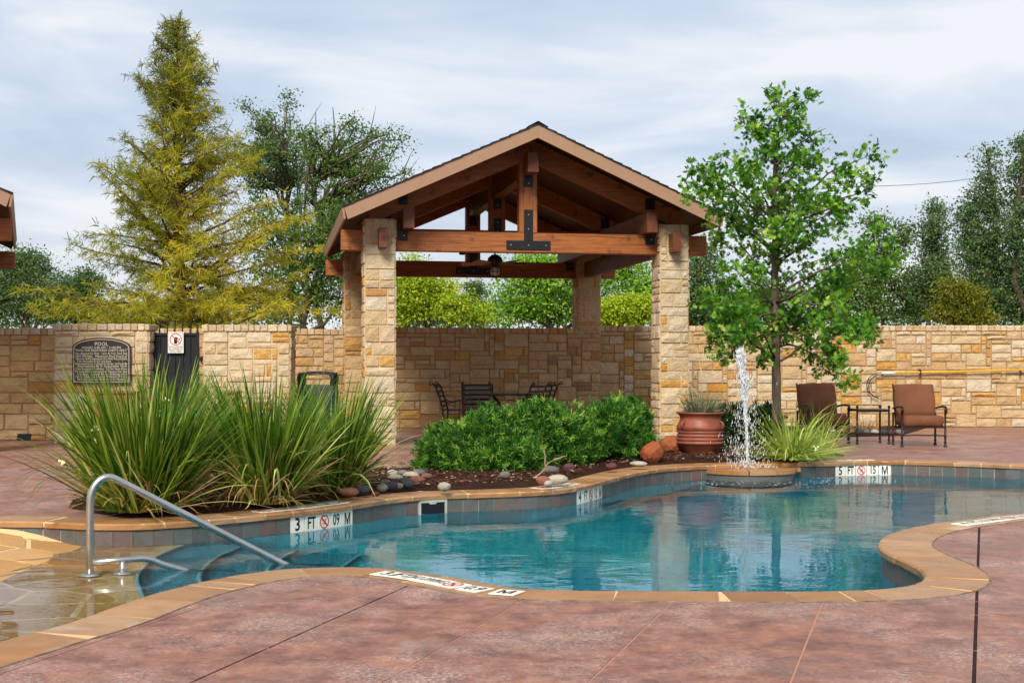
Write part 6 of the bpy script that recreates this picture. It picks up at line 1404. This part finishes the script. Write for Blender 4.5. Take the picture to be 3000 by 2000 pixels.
for u, dd, rz, lb in ((1305, 24.2, -math.pi / 2 - 0.12, "dining chair turned side on at the column end of the table"), (1400, 23.3, -0.05, "dining chair pushed in with its slatted back to the pool"), (1402, 25.3, math.pi + 0.25, "dining chair on the wall side of the table, seen through another chair back"),
                      (1570, 23.7, 0.75, "dining chair angled in at the pool side corner of the table"), (1597, 24.7, 1.15, "dining chair turned nearly edge on at the far corner of the table")):
    q = P(u, 1074, dd); dining_chair((q.x, dd, 0), rz, lb)

# ------------------------------------------------------------------ rescue hook on the wall
yw = 26.7
def W_(u, v, off=0.10):
    d = 27.0
    for _ in range(4):
        x = (u - CX) * d / F; q = RR + kb * 0.24 - ka * 0.15; d = q.y + (26.75 - q.y) * (x - q.x) / (11.6 - q.x) - off
    return P(u, v, d)
hook = thing("rescue_hook", "yellow rescue pole with a black looped hook on the stone wall", "pole", W_(2700, 1090)); hb = Vector(hook.location); M_yel = plain("yellow_paint", srgb(214, 158, 30), 0.45, 0.4, var=0.08)
rel = lambda u, v: W_(u, v) - hb
MB().tube([rel(2622, 1092), rel(2800, 1088), rel(3060, 1082)], 0.020, 10).build("pole", M_yel, hook); MB().tube([rel(2582, 1093), rel(2622, 1092)], 0.021, 10).build("sleeve", M_white, hook)
for k in (0.0, 0.016):
    MB().tube([rel(u + k * 300, v + k * 250) + Vector((0, -k, 0)) for u, v in ((2584, 1093), (2560, 1095), (2545, 1108), (2539, 1126), (2543, 1146), (2556, 1158), (2574, 1165))], 0.008, 6).build("hook_loop", M_black, hook)
for u in (2696, 2990):
    MB().tube([rel(u, 1083) + Vector((0, 0.09, 0)), rel(u, 1083), rel(u + 1, 1094) + Vector((0, -0.03, -0.01)), rel(u - 2, 1095) + Vector((0, 0.02, -0.02))], 0.014, 7).build("bracket", M_black, hook)

# ------------------------------------------------------------------ handrail
h0 = G(264, 1703, -0.215); rail = thing("pool_handrail", "bent stainless steel handrail stepping down into the pool", "handrail", (h0.x, h0.y, -0.215)); zb = -0.215
end = G(826, 1650, WATER); dirr = Vector((end.x - h0.x, end.y - h0.y, 0)); LX_ = dirr.length; dirr.normalize()
def rp(s_, z): q = dirr * s_; return (q.x, q.y, z - zb)
top_z = P(0, 1388, h0.y).z - 0.02
sl = (top_z - WATER - 0.06) / (LX_ - 0.16)
path = [rp(0.0, zb), rp(0.0, 0.0), rp(0.0, top_z - 0.17)] + [rp(0.115 - 0.115 * math.cos(q), top_z - 0.17 + 0.165 * math.sin(q)) for q in np.linspace(0.25, math.pi * 0.62, 9)]
s0 = 0.115 - 0.115 * math.cos(math.pi * 0.62); z0 = top_z - 0.17 + 0.165 * math.sin(math.pi * 0.62)
path += [rp(s0 + (LX_ - s0) * w, z0 + (WATER - z0) * w) for w in (0.12, 0.5, 1.0)]; path += [rp(LX_ + 0.35, WATER - 0.35 * sl)]
MB().tube(path, 0.025, 14).build("top_rail", M_steel, rail)
e2 = G(541, 1673, WATER); s2_ = (Vector((e2.x - h0.x, e2.y - h0.y, 0))).dot(dirr); zl = P(0, 1648, h0.y).z
s_p = Vector((G(355, 1693, -0.215).x - h0.x, G(355, 1693, -0.215).y - h0.y, 0)).dot(dirr)
MB().tube([rp(0.0, zl), rp(0.2, zl + 0.005), rp(s2_ * 0.56, zl + 0.008), rp(s2_ * 0.66, zl - 0.005), rp(s2_ * 0.78, zl - 0.04), rp(s2_, WATER), rp(s2_ + 0.35, WATER - 0.17)], 0.022, 12).build("lower_rail", M_steel, rail)
MB().tube([rp(s_p, zl), rp(s_p, zb)], 0.022, 12).build("support_post", M_steel, rail)
for s_ in (0.0, s_p):
    q = dirr * s_; MB().lathe([(0.0, 0.012), (0.03, 0.012), (0.055, 0.006), (0.062, -0.004)], 22, (q.x, q.y, 0.045)).build("flange", M_steel, rail)
